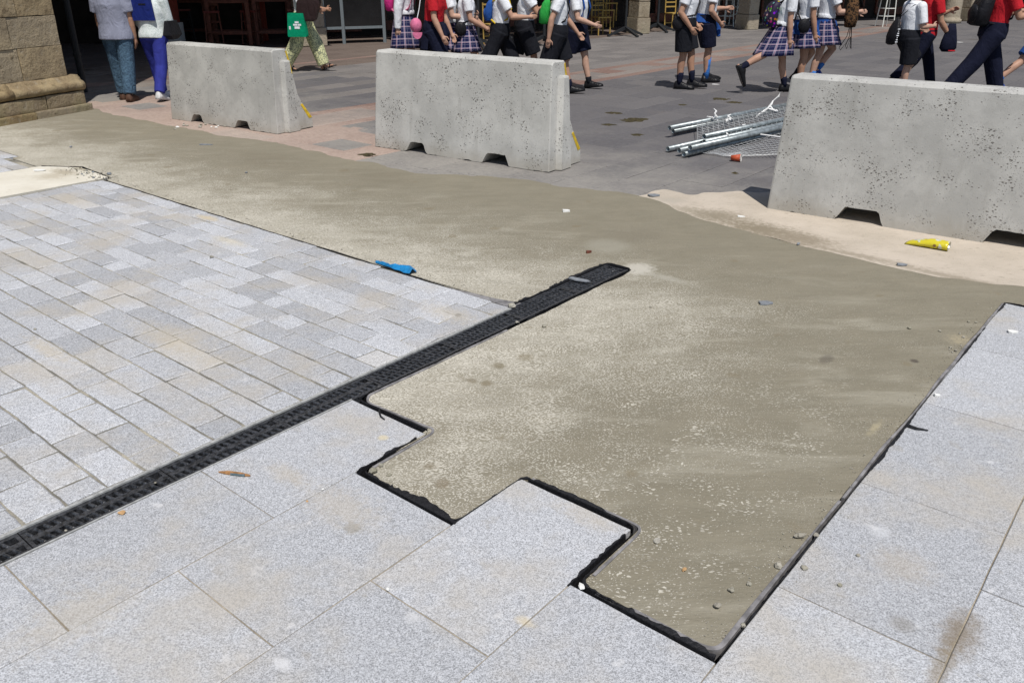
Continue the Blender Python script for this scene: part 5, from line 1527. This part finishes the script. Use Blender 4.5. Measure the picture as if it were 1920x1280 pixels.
    def waistband(self, mat, top):
        H = self.H; bm = bmesh.new(); loft(bm, [self.ring((top - .018) * H, .096 * H, .072 * H), self.ring((top + .012) * H, .094 * H, .070 * H)]); self.add('waistband', bm, mat)
    def feet(self, shoe, sock=None, sock_h=.30, sandal=False):
        H = self.H
        for hip, knee, ank, toe, heel in self.leg:
            if sock:
                bm = bmesh.new(); tp = ank.lerp(knee, sock_h); tube_path(bm, [ank - Vector((0, 0, .012 * H)), ank.lerp(tp, .3), ank.lerp(tp, .7), tp], .026 * H, 14, [1.0, .98, 1.12, 1.30 if sock_h > .5 else 1.1]); self.add('sock', bm, sock)
            d_ = (toe - heel); d_.z = d_.z; L = d_.length; d_.normalize(); r_ = Vector((0, 1, 0)); up = r_.cross(d_) * -1
            if up.z < 0: up = -up
            bm = bmesh.new(); rr = []
            prof = ((-.12, .55, .75), (-.06, .95, 1.5), (.12, 1.05, 1.75), (.34, 1.05, 1.55), (.55, 1.18, 1.15), (.78, 1.2, .92), (.98, 1.0, .75), (1.12, .55, .5))
            if sandal: prof = tuple((a_, b_, .22) for a_, b_, c_ in prof)
            for t_, w_, h_ in prof:
                c_ = heel + d_ * L * t_ * 1.05 - up * .016 * H
                rr.append([c_ + r_ * math.cos(2 * math.pi * i / 14) * w_ * .028 * H + up * (max(0, math.sin(2 * math.pi * i / 14)) * h_ * .044 * H) for i in range(14)])
            loft(bm, rr); self.add('sandal' if sandal else 'shoe', bm, shoe)
            if sandal:
                bm = bmesh.new()
                for t_ in (.25, .72):
                    c_ = heel + d_ * L * t_; tube_path(bm, [c_ + r_ * math.cos(a_) * .028 * H + up * (math.sin(a_) * .036 * H - .012 * H) for a_ in [math.pi * q_ / 8 for q_ in range(9)]], .006 * H, 6)
                self.add('strap', bm, shoe)
    def tied(self, mat, drop=.18, side=1, top=.06, name='tied_jacket'):
        """jacket knotted round the waist with sleeves hanging in front"""
        H = self.H; bm = bmesh.new()
        loft(bm, [self.ring((top - .03) * H, .112 * H, .088 * H), self.ring((top + .02) * H, .106 * H, .082 * H)])
        rr = []
        for j in range(5):
            t = j / 4; rr.append([self.tor((top - drop * t) * H, math.cos(a_) * (.105 + .02 * t) * H, -math.sin(a_) * (.085 + .03 * t) * H) for a_ in [math.pi * q_ / 10 for q_ in range(11)]] + [self.tor((top - drop * t) * H, math.cos(a_) * (.092 + .02 * t) * H, -math.sin(a_) * (.072 + .03 * t) * H) for a_ in [math.pi * q_ / 10 for q_ in range(10, -1, -1)]])
        loft(bm, rr)
        for s_, l_ in ((-.03, .14), (.035, .17)): tube_path(bm, [self.tor(top * H, s_ * H * .5, .085 * H), self.tor((top - l_ * .5) * H, s_ * H, .12 * H), self.tor((top - l_) * H, s_ * H * 1.6, .125 * H)], .024 * H, 10, [.8, 1, .8])
        self.add(name, bm, mat, True, .010, 3)
    # ---- carried things, top level
    def bag(self, name, label, cat, group=None):
        o = empty(name, self.base); tag(o, label, cat, group); return o
    def part(self, root, name, bm, mat, smooth=True, vox=None, it=4):
        for v in bm.verts: v.co = self.P(v.co)
        o = mesh_obj(name, bm, mat, root, smooth=smooth)
        if vox: remesh(o, vox, it); PENDING.append(o)
        return o
    def backpack(self, mat, label, size=(.11, .20, .30), mat2=None, u=.17, strap=None):
        H = self.H; root = self.bag('backpack', label, 'backpack', 'school bags worn by the children')
        d, w, h = size; off = -(.078 * H + d * .5)
        bm = bmesh.new(); rr = []
        for t, kw, kd in ((0, .80, .75), (.06, 1, 1), (.45, 1.02, 1.06), (.8, .98, .85), (.94, .80, .6), (1.0, .45, .3)):
            c_ = self.tor(u * H - h * .5 + h * t, 0, off + d * .5 * (1 - kd))
            q_ = []
            for i in range(20):
                a = 2 * math.pi * i / 20; ca, sa = math.cos(a), math.sin(a)
                sx = math.copysign(abs(ca) ** .5, ca); sy = math.copysign(abs(sa) ** .5, sa)
                q_.append(c_ + Vector((sy * d * .5 * kd, sx * w * .5 * kw, 0)))
            rr.append(q_)
        loft(bm, rr); self.part(root, 'pack_body', bm, mat)
        bm = bmesh.new(); ellipsoid(bm, self.tor(u * H - h * .18, 0, off - d * .45), (d * .28, w * .40, h * .26)); self.part(root, 'pocket', bm, mat2 or mat)
        for s_ in (-1, 1):
            bm = bmesh.new(); y_ = s_ * .068 * H
            pts = [self.tor(u * H + h * .42, y_ * .8, off + d * .45), self.tor(.300 * H, y_, -.02 * H), self.tor(.285 * H, y_, .060 * H), self.tor(.20 * H, y_ * 1.15, .088 * H), self.tor(.11 * H, y_ * 1.35, .060 * H), self.tor(.06 * H, y_ * 1.3, -.04 * H), self.tor(u * H - h * .40, y_ * 1.1, off + d * .4)]
            tube_path(bm, pts, .014, 6); self.part(root, 'strap', bm, strap or mat)
        return root
    def sling(self, mat, label, side=-1, name='strap_bag'):
        """bag on a cord slung low at the back"""
        H = self.H; root = self.bag(name, label, 'bag', 'school bags worn by the children')
        bm = bmesh.new(); rr = []
        for t, r_ in ((0, .03), (.05, .085), (.3, .11), (.6, .10), (.85, .06), (1, .02)):
            c_ = self.tor(-.07 * H + .36 * t, side * .03 * H, -.15 * H + .04 * t)
            rr.append([c_ + Vector((math.sin(2 * math.pi * i / 16) * r_ * .55, math.cos(2 * math.pi * i / 16) * r_ * 1.1, .006 * math.sin(i * 2.2))) for i in range(16)])
        loft(bm, rr); self.part(root, 'sack', bm, mat)
        for s_ in (-1, 1):
            bm = bmesh.new(); y_ = s_ * .06 * H; tube_path(bm, [self.tor(-.07 * H + .36, side * .03 * H, -.11 * H), self.tor(.29 * H, y_, -.045 * H), self.tor(.30 * H, y_, .02 * H), self.tor(.2 * H, y_ * 1.3, .085 * H), self.tor(.08 * H, y_ * 1.55, .03 * H), self.tor(-.06 * H, side * .04 * H + y_ * .3, -.14 * H)], .005, 6); self.part(root, 'cord', bm, C['blackcloth'])
        return root
    def strapline(self, mat, label, name='shoulder_bag', side=1):
        """bag worn on one hip on a diagonal strap"""
        H = self.H; root = self.bag(name, label, 'bag', 'school bags worn by the children')
        bm = bmesh.new(); c_ = self.tor(.02 * H, side * .13 * H, -.05 * H); ellipsoid(bm, c_, (.09, .045, .10)); self.part(root, 'sack', bm, mat)
        bm = bmesh.new(); tube_path(bm, [c_ + Vector((.02, 0, .08)), self.tor(.10 * H, side * .07 * H, .078 * H), self.tor(.2 * H, 0, .092 * H), self.tor(.28 * H, -side * .06 * H, .055 * H), self.tor(.305 * H, -side * .07 * H, 0), self.tor(.26 * H, -side * .06 * H, -.07 * H), self.tor(.12 * H, side * .03 * H, -.088 * H), c_ + Vector((-.05, 0, .06))], .013, 6); self.part(root, 'strap', bm, mat)
        return root
def walk(stride=22, ph=1): return ((stride, 6, 8), (-stride, 22, -28)) if ph > 0 else ((-stride, 22, -28), (stride, 6, 8))
WK, WB = walk(22, 1), walk(22, -1)

# man and woman walking away on the left
p = Person('man in grey-blue T-shirt and jeans walking away by the pillar', 222, 85, 11.95, 1.70, 92, ((9, 4, 0), (-6, 8, -4)), ((4, 7, 12, 0), (-4, 7, 14, 0)), 2, 1, 2)
p.top(C['greyblue'], hem=-.055, sleeve=.75, bulk=1.30); p.shorts(C['jeans'], to_ankle=True, flare=1.12, wide=1.05, name='jeans'); p.feet(C['brownshoe'])
p = Person('woman in mint print blouse and cobalt blue trousers walking away', 288, 70, 12.05, 1.62, 84, ((14, 6, 0), (-12, 14, -12)), ((10, 8, 25, 10), (8, 8, 50, 10)), 4, 2, 0)
p.top(C['mint'], hem=-.02, long=True, bulk=1.18); p.shorts(C['cobalt'], to_ankle=True, wide=1.0, flare=1.02, name='trousers'); p.feet(C['whiteshoe'])
H_ = p.H
r_ = p.bag('document_folder', 'navy blue folder carried across the back of the woman in blue trousers', 'folder')
bm = bmesh.new(); loft(bm, [[p.tor(.115 * H_, -.105 * H_, -.10 * H_), p.tor(.115 * H_, .085 * H_, -.10 * H_), p.tor(.115 * H_, .085 * H_, -.085 * H_), p.tor(.115 * H_, -.105 * H_, -.085 * H_)], [p.tor(.34 * H_, -.125 * H_, -.10 * H_), p.tor(.34 * H_, .06 * H_, -.10 * H_), p.tor(.34 * H_, .06 * H_, -.085 * H_), p.tor(.34 * H_, -.125 * H_, -.085 * H_)]])
p.part(r_, 'cover', bm, C['folder'], False)
bm = bmesh.new(); box(bm, p.tor(.24 * H_, -.01 * H_, -.102 * H_), (.004, .10, .02)); p.part(r_, 'clasp', bm, C['bpblack'], False)
r_ = p.bag('handbag', 'black handbag hanging at the right hip of the woman in blue trousers', 'handbag')
bm = bmesh.new(); c_ = p.tor(.045 * H_, .16 * H_, .02 * H_)
loft(bm, [[c_ + Vector((x * .5, y * .7, -.12)) for x, y in ((-.13, -.05), (.13, -.05), (.13, .05), (-.13, .05))], [c_ + Vector((x, y, -.06)) for x, y in ((-.16, -.06), (.16, -.06), (.16, .06), (-.16, .06))], [c_ + Vector((x * .8, y * .5, .12)) for x, y in ((-.16, -.05), (.16, -.05), (.16, .05), (-.16, .05))]]); p.part(r_, 'bag_body', bm, C['bpblack'], False)
bm = bmesh.new(); tube_path(bm, [c_ + Vector((-.09, 0, .11)), p.arm[1][1] + Vector((-.03, -.01, .02)), p.arm[1][1] + Vector((.03, 0, .02)), c_ + Vector((.09, 0, .11))], .009, 6); p.part(r_, 'handle', bm, C['bpblack'])
# woman with the green tote
p = Person('woman in zebra print trousers and sandals carrying two bags', 570, 60, 15.5, 1.64, -8, ((24, 6, 18), (-20, 14, -14)), ((28, 10, 60, 20), (18, 10, 75, 20)), 2, 1, 0)
p.top(C['white'], hem=.06, sleeve=.9); p.shorts(C['zebra'], to_ankle=True, wide=1.12, flare=1.35, waist=.10, name='trousers'); p.feet(C['shoe'], sandal=True)
H_ = p.H
r_ = p.bag('tote_bag', 'green tote bag with white print on the arm of the woman in zebra trousers', 'tote bag')
c_ = p.tor(-.02 * H_, .17 * H_, .0)
bm = bmesh.new(); loft(bm, [[c_ + Vector((x, y, z_)) for x, y in ((-.17 * k, -.05), (.17 * k, -.05), (.17 * k, .05), (-.17 * k, .05))] for z_, k in ((-.20, .95), (-.18, 1.0), (.10, .86), (.18, .80))]); p.part(r_, 'bag_body', bm, C['teal'], False)
for i, (x0, x1, z0, z1) in enumerate(((-.02, .05, .02, .05), (-.05, .02, -.02, .01), (.03, .09, -.02, .01), (-.03, .06, -.07, -.03), (-.13, -.10, -.08, -.03))):
    bm = bmesh.new(); loft(bm, [[c_ + Vector((x, .052 + dy, z)) for x, z in ((x0, z0), (x1, z0), (x1, z1), (x0, z1))] for dy in (0, .003)]); p.part(r_, 'print_mark', bm, C['white'], False)
bm = bmesh.new(); tube_path(bm, [c_ + Vector((-.07, 0, .17)), p.arm[1][1].lerp(p.arm[1][2], .5) + Vector((0, 0, .03)), c_ + Vector((.07, 0, .17))], .009, 6); p.part(r_, 'handle', bm, C['teal'])
r_ = p.bag('shoulder_bag', 'dark brown leather shoulder bag beside the green tote bag', 'bag')
c_ = p.tor(.13 * H_, .15 * H_, .12 * H_)
bm = bmesh.new(); loft(bm, [[c_ + Vector((x * k + .25 * z_, y * k, z_)) for x, y in ((-.20, -.06), (.20, -.06), (.20, .06), (-.20, .06))] for z_, k in ((-.19, .70), (-.16, .85), (.10, 1.0), (.17, .92))]); p.part(r_, 'bag_body', bm, C['leather'], False)
bm = bmesh.new(); tube_path(bm, [c_ + Vector((-.14, 0, .15)), p.tor(.30 * H_, .10 * H_, .02), c_ + Vector((.16, 0, .15))], .010, 6); p.part(r_, 'handle', bm, C['leather'])

# the schoolchildren
p = Person('schoolgirl in long white sleeves and plaid skirt with pink backpack', 757, 40, 13.2, 1.56, -5, walk(10, 1), ((-6, 6, 8, 0), (-10, 6, 6, 0)), 3, 2, 1)
p.top(C['white'], hem=.06, long=True); p.skirt(.29); p.feet(C['shoe'], C['navy'], .5); p.backpack(C['hotpink'], 'hot pink backpack of the girl in long white sleeves', strap=C['pink'], size=(.12, .22, .32))
p = Person('schoolchild in red T-shirt with dark jacket tied round the waist', 812, 50, 12.9, 1.50, -12, WB, ((10, 8, 15, 5), (6, 8, 20, 0)), 7, 0, 0)
p.top(C['red'], hem=-.01, sleeve=.7); p.shorts(C['navy'], .95, 1.05); p.tied(C['navy'], .22); p.feet(C['shoe'], C['navy'])
cp = at(780, 48, 12.65); r_ = empty('baseball_cap', cp); tag(r_, 'pink cap dangling between the girl with pink backpack and the child in red', 'cap')
bm = bmesh.new(); ellipsoid(bm, (0, 0, 0), (.085, .075, .10))
for v in bm.verts:
    if v.co.y > .0 + .02: v.co.y = .02
mesh_obj('crown', bm, C['pink'], r_, True)
bm = bmesh.new(); loft(bm, [[Vector((.02 + .07 * math.cos(a_), -.055 + dy, -.09 - .09 * math.sin(a_))) for a_ in [math.pi * q_ / 10 for q_ in range(11)]] for dy in (0, .006)]); mesh_obj('visor', bm, C['pink'], r_)
bm = bmesh.new(); tube_path(bm, [Vector((.02, .0, .09)), Vector((.05, .05, .22)), Vector((.07, .10, .36))], .006, 6); mesh_obj('cord', bm, C['white'], r_)
p = Person('schoolgirl in white blouse and plaid skirt half hidden behind the child in red', 838, 46, 13.5, 1.48, 0, WK, ((20, 8, 75, 20), (15, 8, 70, 10)), 3, 2, 0)
p.top(C['white'], hem=.05); p.skirt(.27); p.feet(C['shoe'], C['navy'])
p = Person('schoolgirl in white blouse and plaid skirt with black shoulder strap', 873, 50, 13.4, 1.43, 4, WB, ((18, 10, 35, 0), (10, 10, 50, 10)), 3, 0, 1)
p.top(C['white'], hem=.05); p.skirt(.27); p.feet(C['shoe'], C['navy']); p.strapline(C['bpblack'], 'black shoulder bag of the girl left of the boys', side=1)
p = Person('schoolboy in white shirt and long black trousers with yellow backpack strap', 937, 52, 13.3, 1.46, 2, walk(26, 1), ((28, 8, 65, 15), (30, 8, 60, 10)), 4, 0, 2)
p.top(C['white'], hem=.02); p.shorts(C['black'], to_ankle=True, wide=1.1, flare=1.25, name='trousers'); p.feet(C['shoe']); p.backpack(C['blue'], 'blue backpack with yellow straps', strap=C['yellow'])
p = Person('schoolboy in white shirt and black shorts pointing with bent arm', 984, 54, 13.5, 1.46, 0, walk(20, -1), ((40, 8, 80, 10), (35, 8, 85, 20)), 3, 1, 2)
p.top(C['white'], hem=.0); p.shorts(C['black'], .95, 1.12); p.feet(C['shoe'], C['navy']); p.strapline(C['bpblack'], 'black shoulder bag of the boy pointing', side=-1)
p = Person('schoolboy in white polo with bright green backpack', 1044, 70, 12.55, 1.44, -4, walk(18, 1), ((20, 8, 20, 0), (-24, 14, 16, 0)), 5, 0, 0)
p.top(C['white'], hem=-.035); p.shorts(C['black'], .99, 1.15); p.feet(C['shoe'], C['navy']); p.backpack(C['green'], 'bright green backpack of the boy beside the middle barrier', strap=C['blackcloth'], size=(.14, .24, .34), mat2=C['bpblack'])
p = Person('schoolboy in white polo and navy shorts right of the green backpack', 1082, 70, 13.2, 1.42, -25, ((16, 4, 6), (-16, 14, -18)), ((-8, 10, 10, 0), (14, 8, 55, 25)), 2, 2, 0)
p.top(C['white'], hem=-.03); p.shorts(C['navy'], .80, 1.1); p.feet(C['shoe'], C['black'], .22); p.backpack(C['blue'], 'blue backpack of the boy right of the green backpack', size=(.10, .22, .30))
p = Person('schoolboy in white polo and black shorts with dark diagonal strap', 1284, 60, 13.2, 1.50, -18, ((16, 10, 0), (2, 6, 0)), ((-14, 12, 60, 20), (-18, 16, 55, 10)), 5, 1, 2)
p.top(C['white'], hem=-.005); p.shorts(C['black'], .86, 1.12); p.feet(C['shoe'], C['navy'], .40); p.strapline(C['bpblack'], 'dark diagonal strap bag on the boy left of the blue socks', side=1)
p = Person('schoolboy in white shirt and blue knee socks with blue jacket', 1321, 60, 13.95, 1.50, 10, ((18, 16, 0), (8, 8, 0)), ((22, 8, 70, 0), (-12, 14, 60, 15)), 4, 0, 0)
p.top(C['white'], hem=-.005); p.shorts(C['navy'], .86, 1.08); p.feet(C['shoe'], C['skyblue'], .68); p.tied(C['blue'], .06)
p = Person('schoolgirl in plaid skirt with flower print backpack', 1466, 58, 12.75, 1.44, 5, ((14, 2, 2), (-40, 22, -62)), ((-4, 6, 6, 0), (-2, 6, 8, 0)), 4, 0, 0)
p.top(C['white'], hem=.05); p.skirt(.28); p.feet(C['shoe'], C['navy'], .35); p.backpack(C['print'], 'black backpack printed with bright flowers', size=(.15, .26, .36), strap=C['bpblack'], u=.14)
p = Person('schoolgirl in plaid skirt with knotted blue jacket and bent knee', 1507, 52, 13.0, 1.48, 3, ((30, 62, -30), (4, 6, 0)), ((8, 6, 10, 0), (2, 6, 12, 0)), 3, 1, 1)
p.top(C['white'], hem=.06); p.skirt(.25); p.tied(C['blue'], .10, top=.04); p.feet(C['shoe'], C['navy'], .3); p.strapline(C['bpblack'], 'thin black strap bag of the girl with bent knee', side=1)
p = Person('schoolgirl in plaid skirt and blue socks stretching out one hand', 1543, 50, 13.5, 1.50, 0, ((34, 66, -30), (-4, 8, 0)), ((14, 8, 20, 0), (22, 8, 70, -10)), 3, 2, 1)
p.top(C['white'], hem=.06); p.skirt(.25); p.tied(C['blue'], .10, top=.04); p.feet(C['blueshoe'], C['skyblue'], .38)
hand = p.base + p.P(p.arm[1][2] + p.arm[1][3] * .10)
c0 = at(1598, 20, hand.y)
r_ = empty('drawstring_bag', c0); tag(r_, 'leopard print drawstring bag with dangling black cords', 'bag')
bm = bmesh.new(); loft(bm, [[Vector((math.cos(2 * math.pi * i / 16) * k * (1 + .06 * math.sin(i * 2.7)), math.sin(2 * math.pi * i / 16) * k * .7, z)) for i in range(16)] for z, k in ((-.24, .03), (-.23, .08), (-.12, .10), (.06, .09), (.20, .06), (.30, .025), (.34, .03))]); mesh_obj('sack', bm, C['leopard'], r_, True)
for k, (dx, dz) in enumerate(((-.11, -.52), (-.02, -.50), (.05, -.50))):
    bm = bmesh.new(); tube_path(bm, [Vector((.01 * k, 0, -.22)), Vector((dx * .4 + .02, -.01, -.36)), Vector((dx, 0, dz)), Vector((dx + .03, .02, dz - .04)), Vector((.05, .01, -.36)), Vector((.03, 0, -.23))], .005, 6); mesh_obj('cord', bm, C['blackcloth'], r_, True)
bm = bmesh.new(); tube_path(bm, [Vector((0, 0, .33)), (hand - c0).lerp(Vector((0, 0, .33)), .5) + Vector((0, 0, .05)), hand - c0], .006, 6); mesh_obj('strap', bm, C['blackcloth'], r_, True)
p = Person('small schoolboy in white polo with black drawstring bag on his back', 1699, 88, 12.4, 1.32, 8, ((34, 60, -20), (4, 4, 0)), ((6, 10, 70, 10), (10, 10, 80, 25)), 3, 2, 1)
p.top(C['white'], hem=-.02, sleeve=.85); p.shorts(C['black'], .95, 1.15); p.feet(C['shoe'], C['navy']); sl = p.sling(C['bpblack'], 'black drawstring bag with white lettering on the small boy in white')
for i in range(7):
    bm = bmesh.new(); c_ = p.tor(-.01 * p.H + .035 * i * .8, -.03 * p.H + .118 * 0, 0); zc = -.04 * p.H + .028 * i
    c_ = p.tor(zc, .082, -.15 * p.H + .012); box(bm, c_, (.035 - .012 * (i % 3), .004, .014)); p.part(sl, 'letter', bm, C['white'], False)
p = Person('schoolchild in red shirt with navy jacket over the arm and black wristband', 1735, 70, 12.9, 1.42, 0, WK, ((24, 8, 95, 25), (14, 8, 25, 0)), 2, 1, 0)
p.top(C['red'], hem=-.02); p.shorts(C['navy'], to_ankle=True, wide=1.0, name='trousers'); p.feet(C['shoe'])
bm = bmesh.new(); w1 = p.arm[1][1].lerp(p.arm[1][2], .86); w0 = p.arm[1][1].lerp(p.arm[1][2], .70); cone(bm, w0, w1, .034, .030, 14); p.add('wristband', bm, C['blackcloth'])
bm = bmesh.new(); hd_ = p.arm[1][2]
loft(bm, [[Vector((hd_.x + .10 * math.cos(2 * math.pi * i / 14) * k + .02, hd_.y + .05 * math.sin(2 * math.pi * i / 14) * k, hd_.z + z)) for i in range(14)] for z, k in ((.16, .5), (.06, .8), (-.08, 1.15), (-.17, 1.25), (-.22, .8))])
r_ = p.bag('navy_jacket', 'navy jacket with red lining hanging from the arm of the child in red', 'jacket'); p.part(r_, 'jacket', bm, C['navy'], True)
bm = bmesh.new(); box(bm, Vector((hd_.x + .06, hd_.y + .05, hd_.z - .205)), (.10, .01, .02)); p.part(r_, 'lining', bm, C['red'])
p = Person('older boy in red T-shirt and navy tracksuit trousers with black backpack', 1858, 75, 11.9, 1.56, -2, ((20, 2, 8), (-30, 8, -20)), ((30, 10, 70, 10), (24, 12, 78, 10)), 6, 1, 2)
p.top(C['red'], hem=-.03, sleeve=.7, bulk=1.12); p.shorts(C['navy'], to_ankle=True, wide=1.12, flare=1.15, name='tracksuit_trousers'); p.feet(C['blueshoe']); p.backpack(C['bpblack'], 'large black backpack of the older boy in red', size=(.20, .30, .44), u=.16)
for hip, knee, ank, toe, heel in p.leg[1:]:
    bm = bmesh.new(); y_ = Vector((0, .062 * p.H, 0)); tube_path(bm, [hip + y_ * 1.12 + Vector((0, 0, -.03)), hip.lerp(knee, .5) + y_ * 1.0, knee + y_ * .86, knee.lerp(ank, .5) + y_ * .80, ank + y_ * .74], .006, 6); p.add('side_stripe', bm, C['white'])
p = Person('schoolchild in blue shorts cut by the right edge of the picture', 1944, 80, 12.2, 1.42, 6, ((20, 4, 6), (-36, 14, -30)), ((10, 8, 15, 0), (-18, 12, 12, 0)), 4, 0, 0)
p.top(C['white'], hem=-.02, sleeve=.8); p.shorts(C['blue'], .8, 1.05); p.feet(C['blueshoe'], C['skyblue'], .2)

bpy.context.view_layer.update()
dg = bpy.context.evaluated_depsgraph_get()
for o in PENDING:
    me = bpy.data.meshes.new_from_object(o.evaluated_get(dg)); o["_"] = 1
    o["_m"] = me.name
for o in PENDING:
    me = bpy.data.meshes[o["_m"]]; old = o.data
    o.modifiers.clear(); o.data = me; bpy.data.meshes.remove(old)
    me.polygons.foreach_set("use_smooth", [True] * len(me.polygons))
    del o["_m"]; del o["_"]
